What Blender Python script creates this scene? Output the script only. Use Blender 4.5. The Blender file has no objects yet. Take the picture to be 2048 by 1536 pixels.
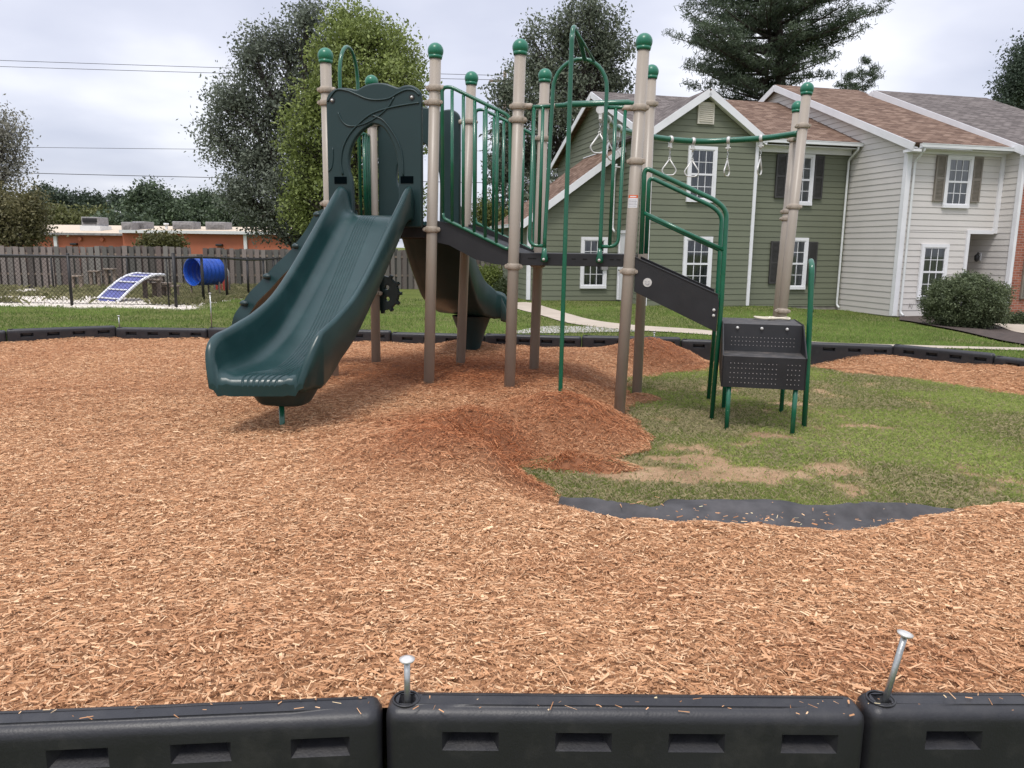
import bpy, bmesh, math, random
import numpy as np
from math import sin, cos, pi, radians, sqrt, atan2
from mathutils import Vector, Matrix
random.seed(7); RS = np.random.RandomState(11)
SC = bpy.context.scene
COL = SC.collection

# ------------------------------------------------------------------ camera
F = 1540.0; CAMH = 1.41; PIT = radians(10.0); ROL = radians(0.7)
FWD = np.array([0, cos(PIT), -sin(PIT)]); U0 = np.array([0, sin(PIT), cos(PIT)]); R0 = np.array([1., 0, 0])
RT = R0*cos(ROL) + U0*sin(ROL); UP = -R0*sin(ROL) + U0*cos(ROL)
cd = bpy.data.cameras.new('camera'); cam = bpy.data.objects.new('camera', cd); COL.objects.link(cam)
cd.sensor_width = 36; cd.lens = F/2048*36; cd.clip_start = 0.05; cd.clip_end = 3000
cam.matrix_world = Matrix(((RT[0], UP[0], -FWD[0], 0), (RT[1], UP[1], -FWD[1], 0), (RT[2], UP[2], -FWD[2], CAMH), (0, 0, 0, 1)))
SC.camera = cam

# ------------------------------------------------------------------ sky and sun
SUN_EL, SUN_AZ = 62.0, 200.0          # azimuth clockwise from +Y: behind the camera
W = bpy.data.worlds.new('World'); SC.world = W; W.use_nodes = True
nt = W.node_tree; nt.nodes.clear()
def wn(t, **k):
    n = nt.nodes.new(t)
    for a, b in k.items(): setattr(n, a, b)
    return n
out = wn('ShaderNodeOutputWorld'); bg = wn('ShaderNodeBackground'); sky = wn('ShaderNodeTexSky', sky_type='NISHITA', sun_disc=False)
sky.sun_elevation = radians(SUN_EL); sky.sun_rotation = radians(SUN_AZ); sky.dust_density = 3.0
tc = wn('ShaderNodeTexCoord'); sp = wn('ShaderNodeSeparateXYZ'); nt.links.new(tc.outputs['Generated'], sp.inputs[0])
# cloud deck coordinates: project direction on a plane
mx = wn('ShaderNodeMath', operation='MAXIMUM'); mx.inputs[1].default_value = 0.0; nt.links.new(sp.outputs[2], mx.inputs[0])
ad = wn('ShaderNodeMath', operation='ADD'); ad.inputs[1].default_value = 0.22; nt.links.new(mx.outputs[0], ad.inputs[0])
dv = wn('ShaderNodeVectorMath', operation='DIVIDE'); cb = wn('ShaderNodeCombineXYZ')
for i in range(3): nt.links.new(ad.outputs[0], cb.inputs[i])
nt.links.new(tc.outputs['Generated'], dv.inputs[0]); nt.links.new(cb.outputs[0], dv.inputs[1])
mp = wn('ShaderNodeMapping'); mp.inputs['Scale'].default_value = (0.8, 0.8, 0.8); mp.inputs['Location'].default_value = (3.2, 1.1, 0); nt.links.new(dv.outputs[0], mp.inputs[0])
no = wn('ShaderNodeTexNoise'); no.inputs['Scale'].default_value = 1.6; no.inputs['Detail'].default_value = 5; no.inputs['Roughness'].default_value = 0.45
nt.links.new(mp.outputs[0], no.inputs['Vector'])
cr = wn('ShaderNodeValToRGB'); e = cr.color_ramp.elements
e[0].position = 0.36; e[0].color = (0.49, 0.515, 0.62, 1); e[1].position = 0.62; e[1].color = (0.74, 0.75, 0.81, 1)
e2 = e.new(0.48); e2.color = (0.575, 0.595, 0.69, 1)
nt.links.new(no.outputs[0], cr.inputs[0])
# overcast sky: the zenith is brighter than the horizon
zm = wn('ShaderNodeMapRange'); zm.inputs[1].default_value = 0.36; zm.inputs[2].default_value = 1.0; zm.inputs[3].default_value = 1.0; zm.inputs[4].default_value = 1.9
nt.links.new(sp.outputs[2], zm.inputs[0])
mu = wn('ShaderNodeMixRGB', blend_type='MULTIPLY'); mu.inputs[0].default_value = 1
nt.links.new(cr.outputs[0], mu.inputs[1]); nt.links.new(zm.outputs[0], mu.inputs[2])
sm = wn('ShaderNodeMixRGB', blend_type='MULTIPLY'); sm.inputs[0].default_value = 1; sm.inputs[2].default_value = (0.1, 0.1, 0.1, 1)
nt.links.new(sky.outputs[0], sm.inputs[1])
# thin cloud near the horizon lets some blue through
hz = wn('ShaderNodeMapRange'); hz.inputs[1].default_value = 0.0; hz.inputs[2].default_value = 0.22; hz.inputs[3].default_value = 0.72; hz.inputs[4].default_value = 0.93
nt.links.new(sp.outputs[2], hz.inputs[0])
mi = wn('ShaderNodeMixRGB'); nt.links.new(hz.outputs[0], mi.inputs[0]); nt.links.new(sm.outputs[0], mi.inputs[1]); nt.links.new(mu.outputs[0], mi.inputs[2])
nt.links.new(mi.outputs[0], bg.inputs[0]); bg.inputs[1].default_value = 1.0; nt.links.new(bg.outputs[0], out.inputs[0])
sl = bpy.data.lights.new('sun', 'SUN'); sun = bpy.data.objects.new('sun', sl); COL.objects.link(sun)
sl.energy = 1.5; sl.angle = radians(14); sl.color = (1.0, 0.95, 0.88)
d = Vector((sin(radians(SUN_AZ))*cos(radians(SUN_EL)), cos(radians(SUN_AZ))*cos(radians(SUN_EL)), sin(radians(SUN_EL))))
sun.rotation_euler = d.to_track_quat('Z', 'Y').to_euler()
sun.location = (0, -5, 12)
SC.view_settings.view_transform = 'Standard'; SC.view_settings.look = 'None'; SC.view_settings.exposure = 0.55; SC.view_settings.gamma = 1.0
SC.view_settings.use_curve_mapping = False
SC.cycles.max_bounces = 6; SC.cycles.diffuse_bounces = 3; SC.cycles.glossy_bounces = 3; SC.cycles.transparent_max_bounces = 12
SC.cycles.use_denoising = True

# ------------------------------------------------------------------ helpers
def ray(x, y): return FWD + RT*((x-1024)/F) - UP*((y-768)/F)
def atY(x, y, Y):                                  # point seen at (x, y) that stands Y metres away
    q = ray(x, y); q = q*(Y/q[1]); return np.array([q[0], q[1], q[2]+CAMH])
def lerp(a, b, t): return a+(b-a)*t
def sstep(a, b, x):
    t = np.clip((x-a)/(b-a), 0, 1); return t*t*(3-2*t)
_perm = RS.rand(256, 256)
def vnoise(x, y, s=1.0, o=0):
    x = np.asarray(x, float)*s+17.3*o+500; y = np.asarray(y, float)*s+9.1*o+500
    xi = np.floor(x).astype(int); yi = np.floor(y).astype(int); fx = x-xi; fy = y-yi
    fx = fx*fx*(3-2*fx); fy = fy*fy*(3-2*fy)
    p = lambda a, b: _perm[a % 256, b % 256]
    return (p(xi, yi)*(1-fx)+p(xi+1, yi)*fx)*(1-fy)+(p(xi, yi+1)*(1-fx)+p(xi+1, yi+1)*fx)*fy
def fbm(x, y, s=1.0, o=0, n=4):
    r = 0; a = 0.5; t = 0
    for i in range(n): r = r+a*vnoise(x, y, s*2**i, o+i*3); t += a; a *= 0.5
    return r/t
def catmull(pts, n=8, closed=False):
    P = [np.array(p, float) for p in pts]; m = len(P); res = []
    rng = range(m) if closed else range(m-1)
    for i in rng:
        if closed: a, b, c, dd = P[i-1], P[i], P[(i+1) % m], P[(i+2) % m]
        else: b, c = P[i], P[i+1]; a = P[i-1] if i > 0 else 2*b-c; dd = P[i+2] if i+2 < m else 2*c-b
        for k in range(n):
            t = k/n
            res.append(0.5*((2*b)+(-a+c)*t+(2*a-5*b+4*c-dd)*t*t+(-a+3*b-3*c+dd)*t**3))
    if not closed: res.append(P[-1])
    return res
def rounded(pts, r, n=5):                          # polyline with rounded corners
    P = [np.array(p, float) for p in pts]; res = [P[0]]
    for i in range(1, len(P)-1):
        a, b, c = P[i-1], P[i], P[i+1]; u = a-b; v = c-b; lu = np.linalg.norm(u); lv = np.linalg.norm(v)
        rr = min(r, lu*0.49, lv*0.49); p0 = b+u/lu*rr; p1 = b+v/lv*rr
        for k in range(n+1):
            t = k/n; res.append((1-t)**2*p0+2*t*(1-t)*b+t*t*p1)
    res.append(P[-1]); return res

class MB:
    def __init__(s): s.V = []; s.Fc = []; s.M = []; s.S = []; s.mi = 0; s.sm = False
    def add(s, V, Fs, smooth=None):
        o = len(s.V); s.V += [tuple(float(c) for c in v) for v in V]
        for f in Fs: s.Fc.append([o+i for i in f]); s.M.append(s.mi); s.S.append(s.sm if smooth is None else smooth)
        return s
    def box(s, c, d, ax=None):
        c = np.array(c, float); ax = ax if ax is not None else np.eye(3)
        X, Y, Z = [np.array(ax[i], float)*d[i]/2 for i in range(3)]
        V = [c+i*X+j*Y+k*Z for i in (-1, 1) for j in (-1, 1) for k in (-1, 1)]
        return s.add(V, [(0, 1, 3, 2), (4, 6, 7, 5), (0, 4, 5, 1), (2, 3, 7, 6), (0, 2, 6, 4), (1, 5, 7, 3)], False)
    def bar(s, p0, p1, w, h, up=(0, 0, 1)):
        p0 = np.array(p0, float); p1 = np.array(p1, float); t = p1-p0; L = np.linalg.norm(t); t = t/L
        up = np.array(up, float); up = up-t*(up@t); up /= np.linalg.norm(up); sd = np.cross(t, up)
        return s.box((p0+p1)/2, (L, w, h), [t, sd, up])
    def tube(s, pts, r, n=10, caps=True, closed=False, flat=None):
        P = [np.array(p, float) for p in pts]; m = len(P); rs = [r]*m if np.isscalar(r) else list(r)
        T = []
        for i in range(m):
            a = P[i-1] if (i > 0 or closed) else P[i]; b = P[(i+1) % m] if (i < m-1 or closed) else P[i]
            t = b-a; T.append(t/(np.linalg.norm(t)+1e-12))
        ref = np.array([0, 0, 1.]) if abs(T[0][2]) < 0.9 else np.array([1., 0, 0])
        u = np.cross(T[0], ref); u /= np.linalg.norm(u); V = []
        for i in range(m):
            u = u-T[i]*(u@T[i]); u /= np.linalg.norm(u); v = np.cross(T[i], u)
            for k in range(n):
                an = 2*pi*k/n; V.append(P[i]+rs[i]*(cos(an)*u+sin(an)*v))
        Fs = []
        for i in range(m if closed else m-1):
            j = (i+1) % m
            for k in range(n): Fs.append((i*n+k, i*n+(k+1) % n, j*n+(k+1) % n, j*n+k))
        s.add(V, Fs, True)
        if caps and not closed:
            o = len(s.V)-len(V)
            s.Fc.append([o+k for k in reversed(range(n))]); s.M.append(s.mi); s.S.append(False)
            s.Fc.append([o+(m-1)*n+k for k in range(n)]); s.M.append(s.mi); s.S.append(False)
        return s
    def sphere(s, c, r, seg=20, rings=12, zlo=-1.0):
        c = np.array(c, float); rr = r if hasattr(r, '__len__') else (r, r, r); V = []; Fs = []
        for i in range(rings+1):
            th = pi*i/rings
            for k in range(seg):
                ph = 2*pi*k/seg; V.append(c+np.array([rr[0]*sin(th)*cos(ph), rr[1]*sin(th)*sin(ph), rr[2]*max(cos(th), zlo)]))
        for i in range(rings):
            for k in range(seg): Fs.append((i*seg+k, (i+1)*seg+k, (i+1)*seg+(k+1) % seg, i*seg+(k+1) % seg))
        return s.add(V, Fs, True)
    def ring(s, c, axis, r, h, r2=None, n=20, hole=0):   # short cylinder along axis
        c = np.array(c, float); a = np.array(axis, float); a /= np.linalg.norm(a); r2 = r if r2 is None else r2
        return s.tube([c-a*h/2, c+a*h/2], [r, r2], n)
    def build(s, name, mats, parent=None, bevel=0, seg=2, autosm=False):
        me = bpy.data.meshes.new(name); V = s.V
        o = ORG.get(parent.name, (0, 0, 0)) if parent else (0, 0, 0)
        V = [(v[0]-o[0], v[1]-o[1], v[2]-o[2]) for v in V]
        me.from_pydata(V, [], s.Fc)
        mats = mats if isinstance(mats, (list, tuple)) else [mats]
        for m in mats: me.materials.append(m)
        me.polygons.foreach_set('material_index', s.M); me.polygons.foreach_set('use_smooth', s.S)
        me.update()
        if bevel:
            bm = bmesh.new(); bm.from_mesh(me); bmesh.ops.remove_doubles(bm, verts=bm.verts, dist=1e-5)
            ed = [e_ for e_ in bm.edges if len(e_.link_faces) == 2 and e_.calc_face_angle(0) > 0.6]
            bmesh.ops.bevel(bm, geom=ed, offset=bevel, segments=seg, profile=0.5, affect='EDGES', clamp_overlap=True)
            bm.to_mesh(me); bm.free(); me.update()
        ob = bpy.data.objects.new(name, me); COL.objects.link(ob)
        if parent: ob.parent = parent; ORG[ob.name] = o
        return ob
ORG = {}
def root(name, loc, label, cat, group=None):
    o = bpy.data.objects.new(name, None); COL.objects.link(o); o.location = loc; o.empty_display_size = 0.2
    ORG[o.name] = tuple(float(c) for c in loc); return tag(o, label, cat, group)
def tag(o, label, cat, group=None, kind=None):
    if label: o['label'] = label
    if cat: o['category'] = cat
    if group: o['group'] = group
    if kind: o['kind'] = kind
    return o
def copy_tree(o, parent=None):
    c = o.copy(); COL.objects.link(c); c.parent = parent
    for ch in list(o.children): copy_tree(ch, c)
    return c
def soup(name, V, Fs, col, mat, parent=None, smooth=False):
    """V (N,k,3) elements sharing a face template Fs (m,4 or 3); col (N,3) or (N,k,3)."""
    N, k, _ = V.shape; Fs = np.array(Fs); m, q = Fs.shape
    me = bpy.data.meshes.new(name); me.vertices.add(N*k); me.vertices.foreach_set('co', V.reshape(-1).astype(np.float32))
    idx = (np.arange(N)[:, None, None]*k+Fs[None]).reshape(-1)
    me.loops.add(len(idx)); me.loops.foreach_set('vertex_index', idx.astype(np.int32))
    me.polygons.add(N*m); me.polygons.foreach_set('loop_start', np.arange(0, N*m*q, q, dtype=np.int32))
    at = me.attributes.new('Col', 'FLOAT_COLOR', 'POINT')
    c4 = np.ones((N, k, 4), np.float32); c4[:, :, :3] = col[:, None, :] if col.ndim == 2 else col
    at.data.foreach_set('color', c4.reshape(-1))
    me.polygons.foreach_set('use_smooth', np.full(N*m, smooth))
    me.materials.append(mat); me.update(calc_edges=True)
    ob = bpy.data.objects.new(name, me); COL.objects.link(ob)
    if parent:
        o = ORG.get(parent.name, (0, 0, 0)); ob.parent = parent; ORG[ob.name] = o
        me.transform(Matrix.Translation((-o[0], -o[1], -o[2])))
    return ob

# ------------------------------------------------------------------ materials
def mat(name, col, rough=0.5, metal=0.0, var=0.12, scale=6.0, bump=0.0, bscale=60.0, spec=0.5, detail=4, stretch=(1, 1, 1), coat=0.0, dirt=None, dscale=1.5, damt=0.5):
    m = bpy.data.materials.new(name); m.use_nodes = True; t = m.node_tree; N = t.nodes; L = t.links; b = N['Principled BSDF']
    b.inputs['Roughness'].default_value = rough; b.inputs['Metallic'].default_value = metal
    b.inputs['Specular IOR Level'].default_value = spec; b.inputs['Coat Weight'].default_value = coat
    co = N.new('ShaderNodeTexCoord'); mp_ = N.new('ShaderNodeMapping'); mp_.inputs['Scale'].default_value = stretch; L.new(co.outputs['Object'], mp_.inputs[0])
    n = N.new('ShaderNodeTexNoise'); n.inputs['Scale'].default_value = scale; n.inputs['Detail'].default_value = detail; L.new(mp_.outputs[0], n.inputs['Vector'])
    r = N.new('ShaderNodeMapRange'); r.inputs[1].default_value = 0.3; r.inputs[2].default_value = 0.7; r.inputs[3].default_value = 1-var; r.inputs[4].default_value = 1+var; L.new(n.outputs[0], r.inputs[0])
    x = N.new('ShaderNodeMixRGB'); x.blend_type = 'MULTIPLY'; x.inputs[0].default_value = 1; x.inputs[1].default_value = (*col, 1); L.new(r.outputs[0], x.inputs[2])
    last = x.outputs[0]
    if dirt is not None:
        n2 = N.new('ShaderNodeTexNoise'); n2.inputs['Scale'].default_value = dscale; n2.inputs['Detail'].default_value = 8; n2.inputs['Roughness'].default_value = 0.65; L.new(mp_.outputs[0], n2.inputs['Vector'])
        r2 = N.new('ShaderNodeMapRange'); r2.inputs[1].default_value = 0.5; r2.inputs[2].default_value = 0.75; r2.inputs[3].default_value = 0; r2.inputs[4].default_value = damt; L.new(n2.outputs[0], r2.inputs[0])
        y = N.new('ShaderNodeMixRGB'); y.inputs[2].default_value = (*dirt, 1); L.new(r2.outputs[0], y.inputs[0]); L.new(last, y.inputs[1]); last = y.outputs[0]
    L.new(last, b.inputs['Base Color'])
    rr = N.new('ShaderNodeMapRange'); rr.inputs[3].default_value = max(0.02, rough-0.08); rr.inputs[4].default_value = min(1, rough+0.12); L.new(n.outputs[0], rr.inputs[0]); L.new(rr.outputs[0], b.inputs['Roughness'])
    if bump:
        nb = N.new('ShaderNodeTexNoise'); nb.inputs['Scale'].default_value = bscale; nb.inputs['Detail'].default_value = 3; L.new(mp_.outputs[0], nb.inputs['Vector'])
        bp = N.new('ShaderNodeBump'); bp.inputs['Strength'].default_value = bump; bp.inputs['Distance'].default_value = 0.01; L.new(nb.outputs[0], bp.inputs['Height']); L.new(bp.outputs[0], b.inputs['Normal'])
    return m
def attrmat(name, rough=0.8, transl=0.0, spec=0.3, mul=1.0):
    m = bpy.data.materials.new(name); m.use_nodes = True; t = m.node_tree; N = t.nodes; L = t.links; b = N['Principled BSDF']
    a = N.new('ShaderNodeAttribute'); a.attribute_name = 'Col'; b.inputs['Roughness'].default_value = rough; b.inputs['Specular IOR Level'].default_value = spec
    n = N.new('ShaderNodeTexNoise'); n.inputs['Scale'].default_value = 40; co = N.new('ShaderNodeTexCoord'); L.new(co.outputs['Object'], n.inputs['Vector'])
    r = N.new('ShaderNodeMapRange'); r.inputs[3].default_value = 0.85*mul; r.inputs[4].default_value = 1.15*mul; L.new(n.outputs[0], r.inputs[0])
    x = N.new('ShaderNodeMixRGB'); x.blend_type = 'MULTIPLY'; x.inputs[0].default_value = 1; L.new(a.outputs['Color'], x.inputs[1]); L.new(r.outputs[0], x.inputs[2])
    L.new(x.outputs[0], b.inputs['Base Color'])
    if transl:
        tr = N.new('ShaderNodeBsdfTranslucent'); L.new(x.outputs[0], tr.inputs[0]); ms = N.new('ShaderNodeMixShader'); ms.inputs[0].default_value = transl
        L.new(b.outputs[0], ms.inputs[1]); L.new(tr.outputs[0], ms.inputs[2]); L.new(ms.outputs[0], N['Material Output'].inputs[0])
    return m
def shingle(name, cols, bw=0.30, bh=0.14):
    m = bpy.data.materials.new(name); m.use_nodes = True; t = m.node_tree; N = t.nodes; L = t.links; b = N['Principled BSDF']; b.inputs['Roughness'].default_value = 0.9; b.inputs['Specular IOR Level'].default_value = 0.2
    uv = N.new('ShaderNodeUVMap'); br = N.new('ShaderNodeTexBrick'); L.new(uv.outputs[0], br.inputs['Vector'])
    br.inputs['Scale'].default_value = 1; br.inputs['Brick Width'].default_value = bw; br.inputs['Row Height'].default_value = bh; br.inputs['Mortar Size'].default_value = 0.012; br.inputs['Mortar Smooth'].default_value = 0.6
    br.inputs['Color1'].default_value = (0, 0, 0, 1); br.inputs['Color2'].default_value = (1, 1, 1, 1); br.inputs['Mortar'].default_value = (0.5, 0.5, 0.5, 1); br.inputs['Bias'].default_value = 0
    n = N.new('ShaderNodeTexNoise'); n.inputs['Scale'].default_value = 2.2; n.inputs['Detail'].default_value = 5
    mp_ = N.new('ShaderNodeMapping'); mp_.inputs['Scale'].default_value = (1.6, 6, 1); L.new(uv.outputs[0], mp_.inputs[0]); L.new(mp_.outputs[0], n.inputs['Vector'])
    ad_ = N.new('ShaderNodeMixRGB'); ad_.inputs[0].default_value = 0.45; L.new(n.outputs[0], ad_.inputs[1]); L.new(br.outputs['Color'], ad_.inputs[2])
    r = N.new('ShaderNodeValToRGB'); el = r.color_ramp.elements; el[0].position = 0.2; el[0].color = (*cols[0], 1); el[1].position = 0.8; el[1].color = (*cols[2], 1); k = el.new(0.5); k.color = (*cols[1], 1)
    L.new(ad_.outputs[0], r.inputs[0])
    mm = N.new('ShaderNodeMixRGB'); mm.blend_type = 'MULTIPLY'; L.new(br.outputs['Fac'], mm.inputs[0]); L.new(r.outputs[0], mm.inputs[1]); mm.inputs[2].default_value = (0.45, 0.43, 0.42, 1)
    n2 = N.new('ShaderNodeTexNoise'); n2.inputs['Scale'].default_value = 40; L.new(uv.outputs[0], n2.inputs['Vector'])
    L.new(mm.outputs[0], b.inputs['Base Color'])
    bp = N.new('ShaderNodeBump'); bp.inputs['Strength'].default_value = 0.5; bp.inputs['Distance'].default_value = 0.02; L.new(br.outputs['Fac'], bp.inputs['Height']); bp.invert = True; L.new(bp.outputs[0], b.inputs['Normal'])
    return m
def brickmat(name):
    m = bpy.data.materials.new(name); m.use_nodes = True; t = m.node_tree; N = t.nodes; L = t.links; b = N['Principled BSDF']; b.inputs['Roughness'].default_value = 0.9
    uv = N.new('ShaderNodeUVMap'); br = N.new('ShaderNodeTexBrick'); L.new(uv.outputs[0], br.inputs['Vector'])
    br.inputs['Scale'].default_value = 1; br.inputs['Brick Width'].default_value = 0.21; br.inputs['Row Height'].default_value = 0.075; br.inputs['Mortar Size'].default_value = 0.007
    br.inputs['Color1'].default_value = (0.24, 0.075, 0.045, 1); br.inputs['Color2'].default_value = (0.38, 0.13, 0.08, 1); br.inputs['Mortar'].default_value = (0.35, 0.27, 0.23, 1)
    L.new(br.outputs['Color'], b.inputs['Base Color'])
    return m
M = {}
M['post'] = mat('tan_powder_coat', (0.33, 0.285, 0.235), 0.36, var=0.07, scale=3, dirt=(0.2, 0.15, 0.1), dscale=3, damt=0.25)
M['clamp'] = mat('tan_cast_clamp', (0.35, 0.295, 0.235), 0.5, var=0.15, scale=30, bump=0.15, bscale=90)
M['green'] = mat('green_powder_coat', (0.006, 0.105, 0.055), 0.22, var=0.10, scale=8, coat=0.3)
M['ball'] = mat('green_ball_plastic', (0.012, 0.15, 0.085), 0.30, var=0.06, scale=4)
M['teal'] = mat('teal_rotomoulded_plastic', (0.006, 0.034, 0.034), 0.29, var=0.10, scale=2.5, bump=0.04, bscale=220, dirt=(0.03, 0.07, 0.07), dscale=5, damt=0.35)
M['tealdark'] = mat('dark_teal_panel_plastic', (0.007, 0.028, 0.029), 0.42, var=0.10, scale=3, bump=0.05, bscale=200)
M['black'] = mat('black_vinyl_coating', (0.014, 0.014, 0.016), 0.45, var=0.2, scale=5, bump=0.06, bscale=120, dirt=(0.06, 0.055, 0.05), dscale=6, damt=0.15)
M['dusty'] = mat('dusty_black_tread', (0.05, 0.048, 0.047), 0.65, var=0.3, scale=14, dirt=(0.17, 0.14, 0.12), dscale=12, damt=0.7)
M['dots'] = mat('hole_light_grey', (0.32, 0.30, 0.29), 0.5, var=0.4, scale=60)  # pale grey stands for light showing through the step holes
M['border'] = mat('black_recycled_plastic', (0.017, 0.017, 0.020), 0.42, var=0.15, scale=4, bump=0.08, bscale=150, dirt=(0.08, 0.075, 0.07), dscale=9, damt=0.30)
M['borderfar'] = M['border']
M['steel'] = mat('galvanised_steel', (0.42, 0.43, 0.42), 0.35, metal=0.85, var=0.25, scale=30, bump=0.1, bscale=60)
M['ringmetal'] = mat('cast_light_metal', (0.62, 0.61, 0.58), 0.38, metal=0.35, var=0.1, scale=20)
M['white'] = mat('white_trim_paint', (0.74, 0.74, 0.76), 0.55, var=0.05, scale=2)
M['gutter'] = mat('white_gutter_enamel', (0.66, 0.67, 0.67), 0.35, var=0.07, scale=2)
M['greensiding'] = mat('olive_green_siding', (0.150, 0.163, 0.112), 0.65, var=0.07, scale=0.8, detail=8)
M['greenlapshade'] = mat('olive_lap_shadow', (0.045, 0.05, 0.034), 0.9, var=0.1)  # darker siding colour that paints the shadow under each lap
M['beige'] = mat('pale_grey_beige_siding', (0.60, 0.57, 0.54), 0.6, var=0.05, scale=0.8, detail=8)
M['beigelapshade'] = mat('beige_lap_shadow', (0.27, 0.25, 0.235), 0.9, var=0.1)  # same painted lap shadow for the beige siding
M['found'] = mat('concrete_block', (0.27, 0.25, 0.22), 0.9, var=0.2, scale=7, bump=0.3)
M['brick'] = brickmat('red_brick')
M['roofbrown'] = shingle('brown_shingles', [(0.085, 0.050, 0.035), (0.17, 0.108, 0.078), (0.28, 0.195, 0.145)])
M['roofgrey'] = shingle('grey_brown_shingles', [(0.080, 0.068, 0.064), (0.14, 0.12, 0.112), (0.22, 0.192, 0.178)])
M['darkshutter'] = mat('charcoal_shutter', (0.045, 0.043, 0.042), 0.5, var=0.1)
M['taupeshutter'] = mat('taupe_shutter', (0.20, 0.175, 0.145), 0.55, var=0.1)
M['curtain'] = mat('pale_curtain', (0.36, 0.36, 0.37), 0.9, var=0.25, scale=3, stretch=(14, 14, 0.6))
M['blind'] = mat('dim_room_blind', (0.22, 0.225, 0.235), 0.9, var=0.6, scale=3, stretch=(9, 9, 0.8))
M['concrete'] = mat('pale_concrete', (0.44, 0.375, 0.30), 0.9, var=0.12, scale=3, bump=0.2, dirt=(0.25, 0.2, 0.15), dscale=1.5, damt=0.4)
M['darksoil'] = mat('dark_bed_soil', (0.06, 0.042, 0.033), 0.95, var=0.4, scale=9, bump=0.6, bscale=40)
M['fabric'] = mat('black_geotextile', (0.072, 0.070, 0.072), 0.9, spec=.2, var=0.25, scale=8, bump=0.1, bscale=400, dirt=(0.13, 0.12, 0.12), dscale=4, damt=0.35)
M['chain'] = mat('black_vinyl_fence', (0.015, 0.014, 0.014), 0.5, var=0.1)
M['orange'] = mat('orange_stucco', (0.42, 0.135, 0.075), 0.85, var=0.08, scale=1.0, detail=7)
M['tanroof'] = mat('tan_metal_roof', (0.56, 0.46, 0.34), 0.6, var=0.08, scale=1)
M['hvac'] = mat('grey_hvac_metal', (0.26, 0.25, 0.25), 0.5, metal=0.2, var=0.3, scale=5)
M['blue'] = mat('blue_tunnel_plastic', (0.01, 0.075, 0.42), 0.35, var=0.15, scale=4)
M['purpleblue'] = mat('faded_blue_ramp', (0.09, 0.10, 0.30), 0.6, var=0.2, scale=6)
M['wood'] = mat('weathered_wood', (0.24, 0.19, 0.15), 0.85, var=0.25, scale=6)
M['red'] = mat('red_paint', (0.32, 0.03, 0.02), 0.6)
M['bark'] = mat('bark', (0.05, 0.04, 0.033), 0.95, var=0.35, scale=8, stretch=(1, 1, 0.2), bump=0.5, bscale=20)
M['sticker'] = mat('sticker_white', (0.75, 0.75, 0.77), 0.5, var=0.03)
M['stickeror'] = mat('sticker_orange', (0.75, 0.13, 0.03), 0.5, var=0.03)
M['stickertx'] = mat('sticker_print', (0.33, 0.33, 0.36), 0.6, var=0.2, scale=80)
M['wire'] = mat('overhead_cable', (0.05, 0.05, 0.06), 0.6)
M['slot'] = mat('slot_shade_black', (.004, .004, .004), .9, var=.0)
M['cord'] = mat('cream_strap', (0.62, 0.56, 0.44), 0.6)
M['leaf'] = attrmat('leaves', 0.55, 0.28, 0.35)
M['grass'] = attrmat('grass_blades', 0.6, 0.25, 0.25)
M['chip'] = attrmat('wood_chips', 0.75, 0.0, 0.25)
M['boards'] = attrmat('weathered_boards', 0.9, 0.0, 0.15)
def glassmat():
    m = bpy.data.materials.new('window_glass'); m.use_nodes = True; t = m.node_tree; N = t.nodes; L = t.links; N.remove(N['Principled BSDF'])
    g = N.new('ShaderNodeBsdfGlossy'); g.inputs['Roughness'].default_value = 0.03; g.inputs[0].default_value = (0.9, 0.93, 0.95, 1)
    tr = N.new('ShaderNodeBsdfTransparent'); tr.inputs[0].default_value = (0.72, 0.74, 0.75, 1); fr = N.new('ShaderNodeFresnel'); fr.inputs[0].default_value = 1.9
    ms = N.new('ShaderNodeMixShader'); L.new(fr.outputs[0], ms.inputs[0]); L.new(tr.outputs[0], ms.inputs[1]); L.new(g.outputs[0], ms.inputs[2]); L.new(ms.outputs[0], N['Material Output'].inputs[0]); return m
M['glass'] = glassmat()

# ------------------------------------------------------------------ terrain height
CP = np.array([(0, 1, 0), (0, 3, 0), (0, 5, 0), (0, 8, 0), (3, 6, 0), (2, 8, 0), (-5, 8, 0), (-6, 3, 0), (4, 4, 0), (6, 8, -.02), (-3, 11, 0), (2, 11, -.02), (-6, 11, 0), (5, 11, -.03), (3, 2, 0), (-3, 4, 0),
  (-8, 18.7, -.10), (-10.8, 18.8, -.10), (-15, 19, -.1), (-9, 28, -.3), (-14, 26, -.25), (-20, 27, -.3), (-4, 16, -.06), (0, 16, -.09), (3, 16, -.12), (6, 17, -.2), (10, 17, -.3), (-4, 24, -.25), (0, 24, -.27),
  (.5, 25, -.25), (3.5, 23.6, -.27), (4, 20, -.22), (7.4, 24.4, -.31), (10.8, 25.5, -.46), (11.4, 23, -.50), (14.7, 23, -.52), (12, 18, -.42), (20, 20, -.55), (20, 8, -.2), (12, 6, -.05), (2, 30, -.35), (8, 30, -.4), (-20, 33, -.5), (-4, 38, -.55),
  (0, 38, -.5), (-30, 33, -.5), (-40, 60, -1.3), (-10, 60, -1.3), (0, 60, -1.3), (40, 60, -1.3), (0, 120, -1.3), (-100, 120, -1.3), (-20, 10, -.0), (-60, 20, -.3), (60, 20, -.5), (0, -20, 0), (20, -20, 0), (-20, -20, 0), (150, 150, -1.3), (-200, 250, -1.3), (0, 400, -1.3), (200, 400, -1.3)], float)
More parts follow.
